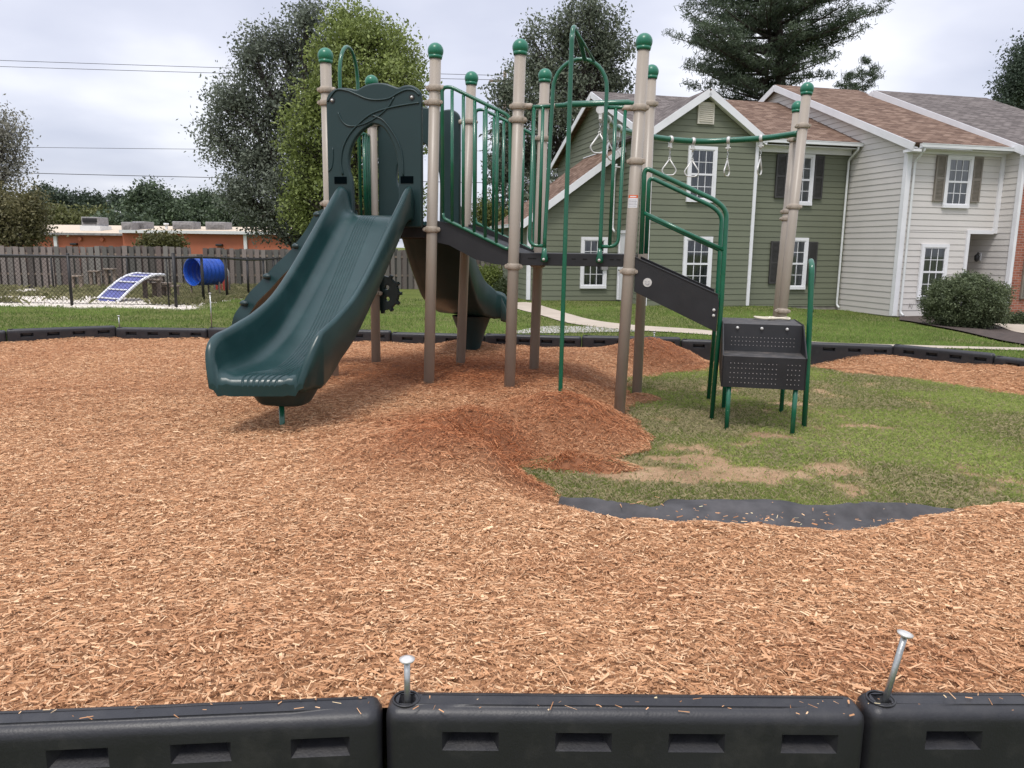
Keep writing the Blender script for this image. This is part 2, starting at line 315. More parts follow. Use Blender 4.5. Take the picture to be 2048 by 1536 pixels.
def gz(x, y):
    x = np.asarray(x, float); y = np.asarray(y, float); sh = x.shape; x = x.reshape(-1); y = y.reshape(-1); res = np.empty_like(x)
    for i in range(0, len(x), 20000):
        dx = x[i:i+20000, None]-CP[None, :, 0]; dy = y[i:i+20000, None]-CP[None, :, 1]; w = 1/((dx*dx+dy*dy+1.2)**1.6); res[i:i+20000] = (w*CP[:, 2]).sum(1)/w.sum(1)
    inside = sstep(12.5, 10.2, y)*sstep(-9, -7.5, x)*sstep(8.5, 7, x)
    return (res*(1-inside)).reshape(sh)
def gzs(x, y): return float(gz(np.array([x]), np.array([y]))[0])

# playground frame: a along the front row of posts, b towards the back
AN = radians(-12.33); RV = np.array([cos(AN), sin(AN), 0]); BV = np.array([-sin(AN), cos(AN), 0]); OO = np.array([.042, 6.645, 0])
D1, D2, D3, D4 = 1.006, .723, .992, 1.064
def P(a, b, z): return OO+RV*a+BV*b+np.array([0, 0, float(z)])

# bare / grassy area inside the border (no mulch): polygon in ground metres
BARE = np.array([(-.10, 4.85), (.12, 5.05), (.55, 5.02), (.95, 5.3), (1.02, 5.75), (.98, 6.5), (1.12, 7.05), (1.15, 7.7), (1.35, 8.3), (1.9, 8.9), (2.5, 9.35), (2.62, 9.9), (3.55, 9.85), (3.7, 9.4), (4.1, 8.95), (4.55, 8.6), (5.2, 7.6), (6.2, 6.6), (7.5, 6.2), (7.5, 3.9), (2.9, 3.98),
  (2.35, 4.0), (1.95, 3.9), (1.75, 3.74), (1.45, 3.66), (1.1, 3.72), (.84, 3.78), (.55, 3.88), (.35, 4.0), (.30, 4.12), (.18, 4.35), (.10, 4.6)])
def sdist(x, y, poly):                              # signed distance, negative inside
    x = np.asarray(x, float); y = np.asarray(y, float); dm = np.full(x.shape, 1e9); ins = np.zeros(x.shape, bool); n = len(poly)
    for i in range(n):
        x0, y0 = poly[i]; x1, y1 = poly[(i+1) % n]; dx, dy = x1-x0, y1-y0; L2 = dx*dx+dy*dy
        t = np.clip(((x-x0)*dx+(y-y0)*dy)/L2, 0, 1); dm = np.minimum(dm, np.hypot(x-x0-t*dx, y-y0-t*dy))
        c = ((y0 > y) != (y1 > y)) & (x < (x1-x0)*(y-y0)/((y1-y0)+1e-12)+x0); ins ^= c
    return np.where(ins, -dm, dm)
JOINTS = [(-8.6, 8.7), (-7.6, 9.3), (-6.5, 9.84), (-5.41, 10.47), (-4.15, 10.47), (-2.88, 10.38), (-1.62, 10.28), (-.36, 10.13), (.90, 9.95), (2.17, 9.88), (3.44, 9.68), (4.68, 9.40), (5.45, 8.62), (6.1, 7.6), (6.6, 6.5)]
BEDPOLY = np.array([(-8.6, 1.80), (-1.6, 1.68), (-.31, 1.79), (.9, 1.80), (8.0, 1.85), (8.0, 5.0), (6.6, 6.5), (6.1, 7.6), (5.45, 8.62), (4.68, 9.4), (3.44, 9.68), (2.17, 9.88), (.9, 9.95), (-.36, 10.13), (-1.62, 10.28), (-2.88, 10.38), (-4.15, 10.47), (-5.41, 10.47), (-6.5, 9.84), (-7.6, 9.3), (-8.6, 8.7)])
MOUNDS = [(-.52, 4.48, .48, .34, .13), (-.12, 4.28, .34, .22, .11), (-.08, 5.28, .38, .26, .11), (.42, 5.60, .34, .28, .14), (.78, 6.0, .28, .3, .08), (.48, 4.86, .30, .09, .13), (1.75, 9.3, .55, .36, .20), (.55, 9.2, .8, .4, .05), (4.3, 9.0, .5, .25, .05), (-.6, 9.6, .35, .3, .10),
          (2.3, 3.4, .5, .3, .05), (1.1, 3.1, .4, .3, .03), (-3.2, 7.6, .9, .6, .04), (1.25, 7.25, .2, .2, .06), (-1.8, 3.1, .35, .25, -.04), (.2, 2.6, .4, .3, -.03), (-.9, 2.75, .25, .2, -.03)]
def mulch(x, y):
    sb = sdist(x, y, BARE); se = -sdist(x, y, BEDPOLY)
    wob = (fbm(x, y, 3.5, 2, 3)-.5)*.16
    h = .205-.065*sstep(7.5, 9.8, y)+.035*sstep(3.2, 1.9, y)
    h = h*sstep(-.02, .62, sb+wob) - .03*(sb+wob < -.02)
    for mx_, my_, rx, ry, hh in MOUNDS: h = h+hh*np.exp(-((x-mx_)/rx)**2-((y-my_)/ry)**2)
    rg = np.exp(-((x-.1)/1.2)**2-((y-5.1)/1.1)**2)
    h = h+(fbm(x, y, 1.3, 5, 3)-.5)*.05+(fbm(x, y, 6, 9, 3)-.5)*(.032+.07*rg)*np.clip(h/.1, 0, 1)+(fbm(x, y, 16, 19, 2)-.5)*(.012+.03*rg)*np.clip(h/.1, 0, 1)
    return h
SOILP = [(1.0, 4.72, .62, .20), (1.55, 4.80, .50, .27), (2.1, 4.95, .36, .20), (1.3, 5.1, .40, .15), (2.0, 5.8, .42, .18), (2.9, 6.15, .25, .10), (1.3, 7.2, .25, .2), (2.6, 7.1, .3, .16), (2.2, 7.8, .25, .2)]
def soil(x, y):
    s = np.zeros(np.shape(x))
    for a, b, c, d_ in SOILP: s = np.maximum(s, 1.25-np.hypot((x-a)/c, (y-b)/d_))
    s = s+(fbm(x, y, 2.2, 21, 4)-.5)*1.7+(fbm(x, y, 9, 31, 3)-.5)*1.1
    return sstep(.15, .6, s)
def parkmask(x, y):                                 # gravel dog park
    e = -sdist(x, y, np.array([(-7.7, 18.35), (-8.9, 30), (-9.0, 33), (-45, 31), (-45, 18.5)]))
    return sstep(-.25, .25, e+(fbm(x, y, 1.5, 41, 3)-.5)*.8)
def weedmask(x, y):
    w = fbm(x*.55, y, .55, 51, 4)+.08*sstep(23.5, 28, y)+.10*sstep(-11.5, -9.0, x)-.12*sstep(19.6, 18.8, y)
    return sstep(.47, .58, w)

# ------------------------------------------------------------------ ground sheet
def axis(parts):
    r = []
    for a, b, s_ in parts: r += list(np.arange(a, b, s_))
    return np.array(r+[parts[-1][1]])
gx = axis([(-900, -200, 100), (-200, -60, 20), (-60, -22, 2), (-22, -1, .22), (-1, 6.5, .07), (6.5, 20, .25), (20, 60, 2), (60, 200, 20), (200, 900, 100)])
gy = axis([(-200, -20, 30), (-20, 3, 1.2), (3, 10.6, .07), (10.6, 36, .22), (36, 80, 2), (80, 200, 20), (200, 1800, 160)])
GX, GY = np.meshgrid(gx, gy); GZ = gz(GX, GY)
near = (GX > -1) & (GX < 7) & (GY > 3) & (GY < 10.6)
GZ = GZ+near*((fbm(GX, GY, 1.8, 3, 4)-.5)*.03)
nx, ny = len(gx), len(gy)
idx = np.arange(nx*ny).reshape(ny, nx); quads = np.stack([idx[:-1, :-1], idx[:-1, 1:], idx[1:, 1:], idx[1:, :-1]], -1).reshape(-1, 4)
V = np.stack([GX, GY, GZ], -1).reshape(1, -1, 3)
gs = soil(GX, GY)*near; pk = parkmask(GX, GY)*(GY > 16)*(GY < 36)*(GX < -5); wd = weedmask(GX, GY)
colr = np.stack([gs, pk*(1-wd), pk*wd], -1).reshape(1, -1, 3)
gm = bpy.data.materials.new('lawn_and_soil'); gm.use_nodes = True; t = gm.node_tree; N = t.nodes; L = t.links; b = N['Principled BSDF']; b.inputs['Roughness'].default_value = 0.95; b.inputs['Specular IOR Level'].default_value = 0.1
at = N.new('ShaderNodeAttribute'); at.attribute_name = 'Col'; se = N.new('ShaderNodeSeparateColor'); L.new(at.outputs['Color'], se.inputs[0]); co = N.new('ShaderNodeTexCoord')
def noiseramp(scale, stops, detail=6, rough=.65, mapping=None):
    n = N.new('ShaderNodeTexNoise'); n.inputs['Scale'].default_value = scale; n.inputs['Detail'].default_value = detail; n.inputs['Roughness'].default_value = rough
    if mapping: mp_ = N.new('ShaderNodeMapping'); mp_.inputs['Scale'].default_value = mapping; L.new(co.outputs['Object'], mp_.inputs[0]); L.new(mp_.outputs[0], n.inputs['Vector'])
    else: L.new(co.outputs['Object'], n.inputs['Vector'])
    r = N.new('ShaderNodeValToRGB'); el = r.color_ramp.elements; el[0].position = stops[0][0]; el[0].color = (*stops[0][1], 1); el[1].position = stops[-1][0]; el[1].color = (*stops[-1][1], 1)
    for p_, c_ in stops[1:-1]: k = el.new(p_); k.color = (*c_, 1)
    L.new(n.outputs[0], r.inputs[0]); return r.outputs[0], n
g1, _ = noiseramp(0.9, [(.3, (.085, .115, .030)), (.5, (.125, .155, .042)), (.7, (.18, .19, .075))])
g2, gn = noiseramp(22, [(.35, (.55, .55, .5)), (.65, (1.25, 1.2, 1.1))], 8, .75)
gm1 = N.new('ShaderNodeMixRGB'); gm1.blend_type = 'MULTIPLY'; gm1.inputs[0].default_value = 1; L.new(g1, gm1.inputs[1]); L.new(g2, gm1.inputs[2])
s1, _ = noiseramp(3.0, [(.3, (.25, .165, .10)), (.5, (.40, .26, .155)), (.72, (.52, .36, .23))], 9, .7)
s2, _ = noiseramp(60, [(.35, (.8, .8, .8)), (.6, (1.1, 1.1, 1.1))], 4)
sm1 = N.new('ShaderNodeMixRGB'); sm1.blend_type = 'MULTIPLY'; sm1.inputs[0].default_value = 1; L.new(s1, sm1.inputs[1]); L.new(s2, sm1.inputs[2])
v1, _ = noiseramp(14, [(.3, (.40, .36, .30)), (.5, (.66, .60, .53)), (.7, (.85, .80, .73))], 8, .8)
w1, _ = noiseramp(4, [(.3, (.13, .12, .055)), (.5, (.21, .20, .10)), (.7, (.33, .30, .19))], 9, .8)
def mixf(fac, a, b_):
    m_ = N.new('ShaderNodeMixRGB'); L.new(fac, m_.inputs[0]); L.new(a, m_.inputs[1]); L.new(b_, m_.inputs[2]); return m_.outputs[0]
c1 = mixf(se.outputs[0], gm1.outputs[0], sm1.outputs[0]); c1 = mixf(se.outputs[1], c1, v1); c1 = mixf(se.outputs[2], c1, w1)
L.new(c1, b.inputs['Base Color']); bp = N.new('ShaderNodeBump'); bp.inputs['Strength'].default_value = .8; bp.inputs['Distance'].default_value = .03; L.new(gn.outputs[0], bp.inputs['Height']); L.new(bp.outputs[0], b.inputs['Normal'])
g = soup('ground', V, quads, colr, gm, smooth=True); tag(g, None, None, kind='structure')

def ground_strip(name, left, right, m, dz=.02, n=60, label=None, cat=None, kind='structure', cross=6):
    l = np.array(catmull(left, 60)); r = np.array(catmull(right, 60)); k = min(len(l), len(r)); V = []; Fs = []
    l = l[np.linspace(0, len(l)-1, n).astype(int)]; r = r[np.linspace(0, len(r)-1, n).astype(int)]
    for i in range(n):
        for j in range(cross+1):
            p = l[i]*(1-j/cross)+r[i]*(j/cross); V.append((p[0], p[1], 0))
    A = np.array(V); A[:, 2] = gz(A[:, 0], A[:, 1])+dz
    for i in range(n-1):
        for j in range(cross): q = i*(cross+1)+j; Fs.append((q, q+1, q+cross+2, q+cross+1))
    mb = MB(); mb.add(A, Fs, True); o = mb.build(name, m); tag(o, label, cat, kind=kind); return o
# concrete path from the side door to the right, and the short walk to the brick house
def gpt(x, y):
    p = None; z = -.2
    for _ in range(12):
        q = ray(x, y); k = (z-CAMH)/q[2]; p = (q[0]*k, q[1]*k); z = gzs(*p)
    return p
pn = [gpt(*q) for q in [(1020, 614), (1045, 622), (1090, 634), (1140, 648), (1240, 660), (1400, 670), (1600, 692), (1850, 698), (2060, 704)]]
pf = [gpt(*q) for q in [(1022, 606), (1065, 607), (1115, 622), (1170, 638), (1260, 651), (1420, 663), (1600, 684), (1850, 693), (2060, 698)]]
ground_strip('path', pn, pf, M['concrete'])
ground_strip('path', [gpt(*q) for q in [(1925, 636), (1985, 652), (2050, 672), (2120, 694)]], [gpt(*q) for q in [(1975, 633), (2020, 643), (2070, 653), (2140, 670)]], M['concrete'], dz=.06)
ground_strip('planting_soil', [gpt(*q) for q in [(1798, 642), (1870, 655), (1960, 674), (2080, 697)]], [gpt(*q) for q in [(1800, 631), (1880, 630), (1990, 640), (2110, 650)]], M['darksoil'], dz=.04)
ground_strip('gravel', [gpt(*q) for q in [(1020, 668), (1080, 668), (1180, 666), (1280, 664)]], [gpt(*q) for q in [(1025, 664), (1090, 654), (1190, 655), (1280, 661)]], mat('loose_gravel', (.36, .34, .31), .95, var=.5, scale=25, bump=.8, bscale=40), dz=.015, kind='stuff')

# ------------------------------------------------------------------ mulch bed
mxs = np.arange(-8.6, 7.6, .045); mys = np.arange(1.70, 10.5, .045); MX, MY = np.meshgrid(mxs, mys); MZ = mulch(MX, MY)
ok = (sdist(MX, MY, BEDPOLY) < .03) & (MZ > -.02)
n1, n0 = len(mys), len(mxs); ii = np.arange(n1*n0).reshape(n1, n0)
keep = ok[:-1, :-1] & ok[:-1, 1:] & ok[1:, 1:] & ok[1:, :-1]
q = np.stack([ii[:-1, :-1], ii[:-1, 1:], ii[1:, 1:], ii[1:, :-1]], -1)[keep]
def freshness(x, y):                                # damp red shreds in the newly dumped heaps
    s = np.zeros(np.shape(x))
    for a, b, c, d_ in [(-.25, 4.95, .85, .8), (.5, 5.7, .8, .8), (-.35, 4.4, .62, .42), (.0, 4.3, .45, .3), (.4, 4.8, .5, .3), (-.6, 7.6, 1.8, 1.6), (1.8, 9.2, .8, .5)]:
        s = np.maximum(s, np.exp(-((x-a)/c)**2-((y-b)/d_)**2))
    s = np.maximum(s, .45*np.exp(-((x-1.15)/.4)**2-((y-2.05)/.22)**2))
    s = np.maximum(s, .22*sstep(4.2, 6.5, y))
    return np.clip(s*1.02+(fbm(x, y, 1.6, 77, 3)-.5)*.45, 0, 1)
fr = freshness(MX, MY)[..., None]
basec = (np.array([.40, .21, .105])*(1-fr)+np.array([.22, .090, .042])*fr)*(.75+.5*fbm(MX, MY, 9, 12, 3)[..., None])
MV = np.stack([MX, MY, MZ-.006], -1).reshape(1, -1, 3)
mb_ob = soup('wood_mulch', MV, q, basec.reshape(1, -1, 3), M['chip'], smooth=True)
tag(mb_ob, 'orange brown shredded wood mulch spread and heaped over the playground', 'mulch', kind='stuff')
def scatter_xy(n, dens):
    xs = []; ys = []
    tot = 0
    while tot < n:
        y = RS.rand(n)*9.0+1.72; x = (RS.rand(n)*2-1)*(9*.74+.9)
        k = (np.abs(x) < .74*y+.7) & (RS.rand(n) < dens(x, y)); xs.append(x[k]); ys.append(y[k]); tot += k.sum()
    return np.concatenate(xs)[:n], np.concatenate(ys)[:n]
NC = 800000
cx, cy = scatter_xy(NC, lambda x, y: np.where(y < 3.6, 1.0, np.where(y < 6.5, .75, .55)))
h = mulch(cx, cy); k = (sdist(cx, cy, BEDPOLY) < -.005) & (h > -.005); cx, cy, h = cx[k], cy[k], h[k]
e_ = .02; nxv = -(mulch(cx+e_, cy)-h)/e_; nyv = -(mulch(cx, cy+e_)-h)/e_; NV = np.stack([nxv, nyv, np.ones_like(nxv)], -1); NV /= np.linalg.norm(NV, axis=1)[:, None]
def make_chips(cx, cy, cz, NV, fresh, big=1.0, lie=.30):
    n = len(cx); lie = lie*(1+.8*fresh); yaw = RS.rand(n)*2*pi
    Lf = 1+.35*fresh; t = np.stack([np.cos(yaw), np.sin(yaw), RS.randn(n)*lie], -1); t -= NV*(t*NV).sum(1)[:, None]*.75; t /= np.linalg.norm(t, axis=1)[:, None]
    s = np.cross(NV+RS.randn(n, 3)*.28, t); s /= np.linalg.norm(s, axis=1)[:, None]; u = np.cross(t, s)
    Ln = np.exp(RS.randn(n)*.45)*.0122*big; Ln = np.clip(Ln*Lf, .004, .040); Wd = np.clip(np.exp(RS.randn(n)*.45)*.0030*big, .0012, .0095); Ln = np.where(RS.rand(n) < .42, Ln*.5, Ln); Wd = np.where(RS.rand(n) < .35, Wd*.55, Wd); 
    Wd = Wd*(1-.25*fresh); H_ = Wd*.8
    c = np.stack([cx, cy, cz+RS.rand(n)*(.014+.018*fresh)+.001], -1); V = np.empty((n, 6, 3)); bend = (RS.randn(n)*.12)[:, None]
    for e0, sg in ((0, -1), (3, 1)):
        ct = c+t*(Ln*sg)[:, None]; w = (Wd*(.35+.65*RS.rand(n)))[:, None]
        V[:, e0] = ct-s*w-u*(H_*.6)[:, None]+s*bend*Ln[:, None]*1; V[:, e0+1] = ct+u*(H_*.35)[:, None]+s*bend*Ln[:, None]; V[:, e0+2] = ct+s*w-u*(H_*.6)[:, None]+s*bend*Ln[:, None]
    tone = np.clip(RS.rand(n)**1.15, 0, 1); r2 = RS.rand(n)
    lo = np.array([.28, .135, .064]); md = np.array([.56, .302, .155]); hi = np.array([.80, .56, .345])
    base = np.where((tone < .45)[:, None], lo+(md-lo)*(tone/.45)[:, None], md+(hi-md)*(((tone-.45)/.55)**1.6)[:, None])
    red = np.array([.68, .445, .345])
    base = base*(1-(fresh[:, None])*(1-red)); base *= (.9+.2*r2)[:, None]
    return V, base
fq_ = freshness(cx, cy); V, cc = make_chips(cx, cy, h, NV, fq_)
V2 = None
me_chip = soup('chips', V, [(0, 1, 4, 3), (1, 2, 5, 4)], cc, M['chip'])
# merge chips into the bed object
def join_into(dst, srcs):
    with bpy.context.temp_override(active_object=dst, selected_editable_objects=[dst]+srcs, selected_objects=[dst]+srcs, object=dst): bpy.ops.object.join()
join_into(mb_ob, [me_chip])
# ------------------------------------------------------------------ landscape fabric
ft = [(.30, 4.14), (.50, 4.16), (.66, 4.05), (.78, 4.03), (.92, 4.19), (1.2, 4.18), (1.5, 4.15), (1.72, 4.06), (1.95, 4.10), (2.25, 4.06), (2.6, 4.02), (3.1, 4.03), (3.8, 4.0)]
fb = [(.22, 3.98), (.48, 3.80), (.66, 3.70), (.8, 3.62), (.95, 3.58), (1.2, 3.5), (1.5, 3.5), (1.75, 3.55), (1.95, 3.7), (2.3, 3.75), (2.6, 3.78), (3.1, 3.8), (3.8, 3.85)]
ftc = np.array(catmull(ft, 14)); fbc = np.array(catmull(fb, 14)); V = []; Fs = []; cr_ = 12
for i in range(len(ftc)):
    for j in range(cr_+1):
        s_ = j/cr_; p = ftc[i]*(1-s_)+fbc[i]*s_
        z = .045*sin(pi*min(1, s_*1.9))*(.6+.8*float(vnoise(p[0], 0, 2.1, 4)))+.012+float(fbm(p[0], p[1], 5, 6, 2)-.5)*.03+float(fbm(p[0]*.8, p[1]*3, 5, 8, 3)-.5)*.05
        z += max(0, s_-.45)*.05
        V.append((p[0], p[1], max(z, .008)))
for i in range(len(ftc)-1):
    for j in range(cr_): q0 = i*(cr_+1)+j; Fs.append((q0, q0+cr_+1, q0+cr_+2, q0+1))
mb = MB(); mb.add(V, Fs, True); fo = mb.build('landscape_fabric', M['fabric']); sd_ = fo.modifiers.new('thickness', 'SOLIDIFY'); sd_.thickness = .003
tag(fo, 'dark grey landscape fabric with a wavy edge between grass and mulch', 'fabric')
fx = RS.rand(900)*2.6+.3; fy = 3.65+RS.rand(900)*.42; kk = (RS.rand(900) < np.exp(-((fx-1.25)/.28)**2-((fy-3.74)/.08)**2)*1.0+.05); fx, fy = fx[kk], fy[kk]
V, cc = make_chips(fx, fy, np.full(len(fx), .065), np.tile([0, 0, 1.], (len(fx), 1)), np.zeros(len(fx)), lie=.1)
so = soup('loose_chips', V, [(0, 1, 4, 3), (1, 2, 5, 4)], np.clip(cc*1.3, 0, .8), M['chip']); tag(so, 'pale wood chips strewn over the dark landscape fabric', 'wood chips', kind='stuff')

fx = RS.rand(90)*3.6-1.4; fy = 1.70+.05*fx*0+RS.rand(90)*.07+np.where(fx < -.31, (fx+.31)*.09, 0)+.03*(fx > .89)
V, cc = make_chips(fx, fy, np.full(90, .2985), np.tile([0, 0, 1.], (90, 1)), np.zeros(90), big=.55, lie=.05)
so = soup('chip_crumbs', V, [(0, 1, 4, 3), (1, 2, 5, 4)], np.clip(cc*1.2, 0, .8), M['chip']); tag(so, 'tiny wood crumbs scattered on top of the front border timbers', 'wood crumbs', kind='stuff')
# ------------------------------------------------------------------ grass
def blades(x, y, z, hmean, wmean, cols, lean=.5):
    n = len(x); hh = hmean*(.5+RS.rand(n)); ww = wmean*(.6+.8*RS.rand(n)); ya = RS.rand(n)*2*pi; dr = np.stack([np.cos(ya), np.sin(ya)], -1); sx = -np.sin(ya+RS.randn(n)*.6); sy = np.cos(ya+RS.randn(n)*.6)
    ln = lean*RS.rand(n)*1.3; V = np.empty((n, 4, 3))
    for j, (k1, wf) in enumerate(((0, 1), (0, -1))):
        V[:, j, 0] = x+sx*ww*wf; V[:, j, 1] = y+sy*ww*wf; V[:, j, 2] = z-.004
    V[:, 2, 0] = x+dr[:, 0]*hh*ln*.45-sx*ww*.8; V[:, 2, 1] = y+dr[:, 1]*hh*ln*.45-sy*ww*.8; V[:, 2, 2] = z+hh*.6
    V[:, 3, 0] = x+dr[:, 0]*hh*ln*1.3; V[:, 3, 1] = y+dr[:, 1]*hh*ln*1.3; V[:, 3, 2] = z+hh*(1-.35*ln)
    return V
NG = 520000
x = RS.rand(NG)*8.2-.4; y = 3.85+RS.rand(NG)**1.25*6.1
clump = fbm(x, y, 7, 61, 3); k = (x < .76*y+.6) & (mulch(x, y) < .03) & (sdist(x, y, BARE) < .12) & (RS.rand(NG) < (1-.88*soil(x, y))*np.clip(.25+1.5*clump, 0, 1))
k &= ~((sdist(x, y, np.array(list(ftc[:, :2])+list(fbc[::-1, :2]))) < .01))
x, y = x[k], y[k]; z = (fbm(x, y, 1.8, 3, 4)-.5)*.03
far = sstep(5, 8, y); hm = .015+.018*fbm(x, y, 3.5, 71, 3)**1.3
n = len(x); tn = RS.rand(n); patch = fbm(x, y, 1.1, 81, 4)
c0 = np.array([.17, .215, .06]); c1_ = np.array([.36, .41, .12]); c2_ = np.array([.50, .43, .25])
cc = c0+(c1_-c0)*tn[:, None]; cc = cc*(.75+.6*sstep(.35, .7, patch))[:, None]
dry = (RS.rand(n) < .16+.40*sstep(.6, .35, patch)+.25*np.exp(-((x-1.9)/1.3)**2-((y-6)/2)**2)); dry |= RS.rand(n) < .5*soil(x, y); cc[dry] = (c2_*(.6+.6*RS.rand(dry.sum()))[:, None])
V = blades(x, y, z, hm, .0022*(1+far*.9), cc, .8)
go = soup('grass', V, [(0, 1, 2), (2, 1, 3)], cc, M['grass']); tag(go, 'patchy green and straw coloured grass around the play steps', 'grass', kind='stuff')
# lawn outside the border, to the houses and the dog park
NL = 230000
y = 9.6+RS.rand(NL)**1.35*15.5; x = (RS.rand(NL)*2-1)*(.74*y+1)
k = (-sdist(x, y, BEDPOLY) < -.16) & (RS.rand(NL) < .35+.65*fbm(x, y, 2, 91, 3)) & (parkmask(x, y) < .5)
HU = np.array([cos(radians(13.5)), sin(radians(13.5))]); HV = np.array([-HU[1], HU[0]]); HA = np.array([5.72, 24.0])
uu = (x-HA[0])*HU[0]+(y-HA[1])*HU[1]; vv = (x-HA[0])*HV[0]+(y-HA[1])*HV[1]
k &= ~((uu > -4.9) & (vv > 2.1)) & ~((uu > -1.8) & (vv > -.05)) & ~((uu > 5.2) & (vv > -2.3))
for pl, fl in ((pn, pf),): k &= sdist(x, y, np.array(list(pl)+list(fl)[::-1])) > .05
k &= sdist(x, y, np.array([gpt(*q_) for q_ in [(1798, 645), (1870, 657), (1960, 676), (2080, 699), (2110, 650), (1990, 636), (1880, 628), (1800, 630)]])) > .02
x, y = x[k], y[k]; z = gz(x, y); n = len(x); tn = RS.rand(n); patch = fbm(x, y, .8, 101, 4)
cc = (np.array([.10, .165, .036])+(np.array([.21, .28, .07])-np.array([.10, .165, .036]))*tn[:, None])*(.8+.5*sstep(.35, .65, patch))[:, None]
dry = RS.rand(n) < .06+.35*sstep(.5, .3, patch); cc[dry] = np.array([.33, .33, .15])
V = blades(x, y, z, .045, .006*(y/12), cc)
lo_ = soup('lawn_grass', V, [(0, 1, 2), (2, 1, 3)], cc, M['grass']); tag(lo_, 'short bright green lawn between the black border and the houses', 'lawn', kind='stuff')
# weeds in the dog park
NW = 60000
y = 18.3+RS.rand(NW)*14; x = -7.2-RS.rand(NW)*18; k = (parkmask(x, y) > .4) & (RS.rand(NW) < weedmask(x, y)*1.0+.015) & (x > -.74*y-1); x, y = x[k], y[k]; z = gz(x, y); n = len(x)
cc = np.array([.14, .15, .06])+(np.array([.34, .31, .17])-np.array([.14, .15, .06]))*RS.rand(n)[:, None]
V = blades(x, y, z, .17, .012, cc, .8); wo = soup('weeds', V, [(0, 1, 2), (2, 1, 3)], cc, M['grass']); tag(wo, 'straggly olive weeds growing through white stones inside the chain link fence', 'weeds', kind='stuff')
# pale stones
NS = 16000
y = 18.3+RS.rand(NS)*9; x = -7.0-RS.rand(NS)*12; k = (parkmask(x, y) > .3) & (RS.rand(NS) < 1-.9*weedmask(x, y)); x, y = x[k], y[k]; z = gz(x, y); n = len(x)
oc = np.array([(1, 0, 0), (-1, 0, 0), (0, 1, 0), (0, -1, 0), (0, 0, .6), (0, 0, -.6)]); sz = (.02+.04*RS.rand(n))
V = np.stack([x, y, z], -1)[:, None]+oc[None]*sz[:, None, None]*(.6+.8*RS.rand(n, 6, 1)); cc = np.array([.72, .66, .58])*(.7+.45*RS.rand(n))[:, None]
st = soup('stones', V, [(0, 2, 4), (2, 1, 4), (1, 3, 4), (3, 0, 4)], cc, M['boards']); tag(st, 'loose white stones covering the dog park ground', 'stones', kind='stuff')

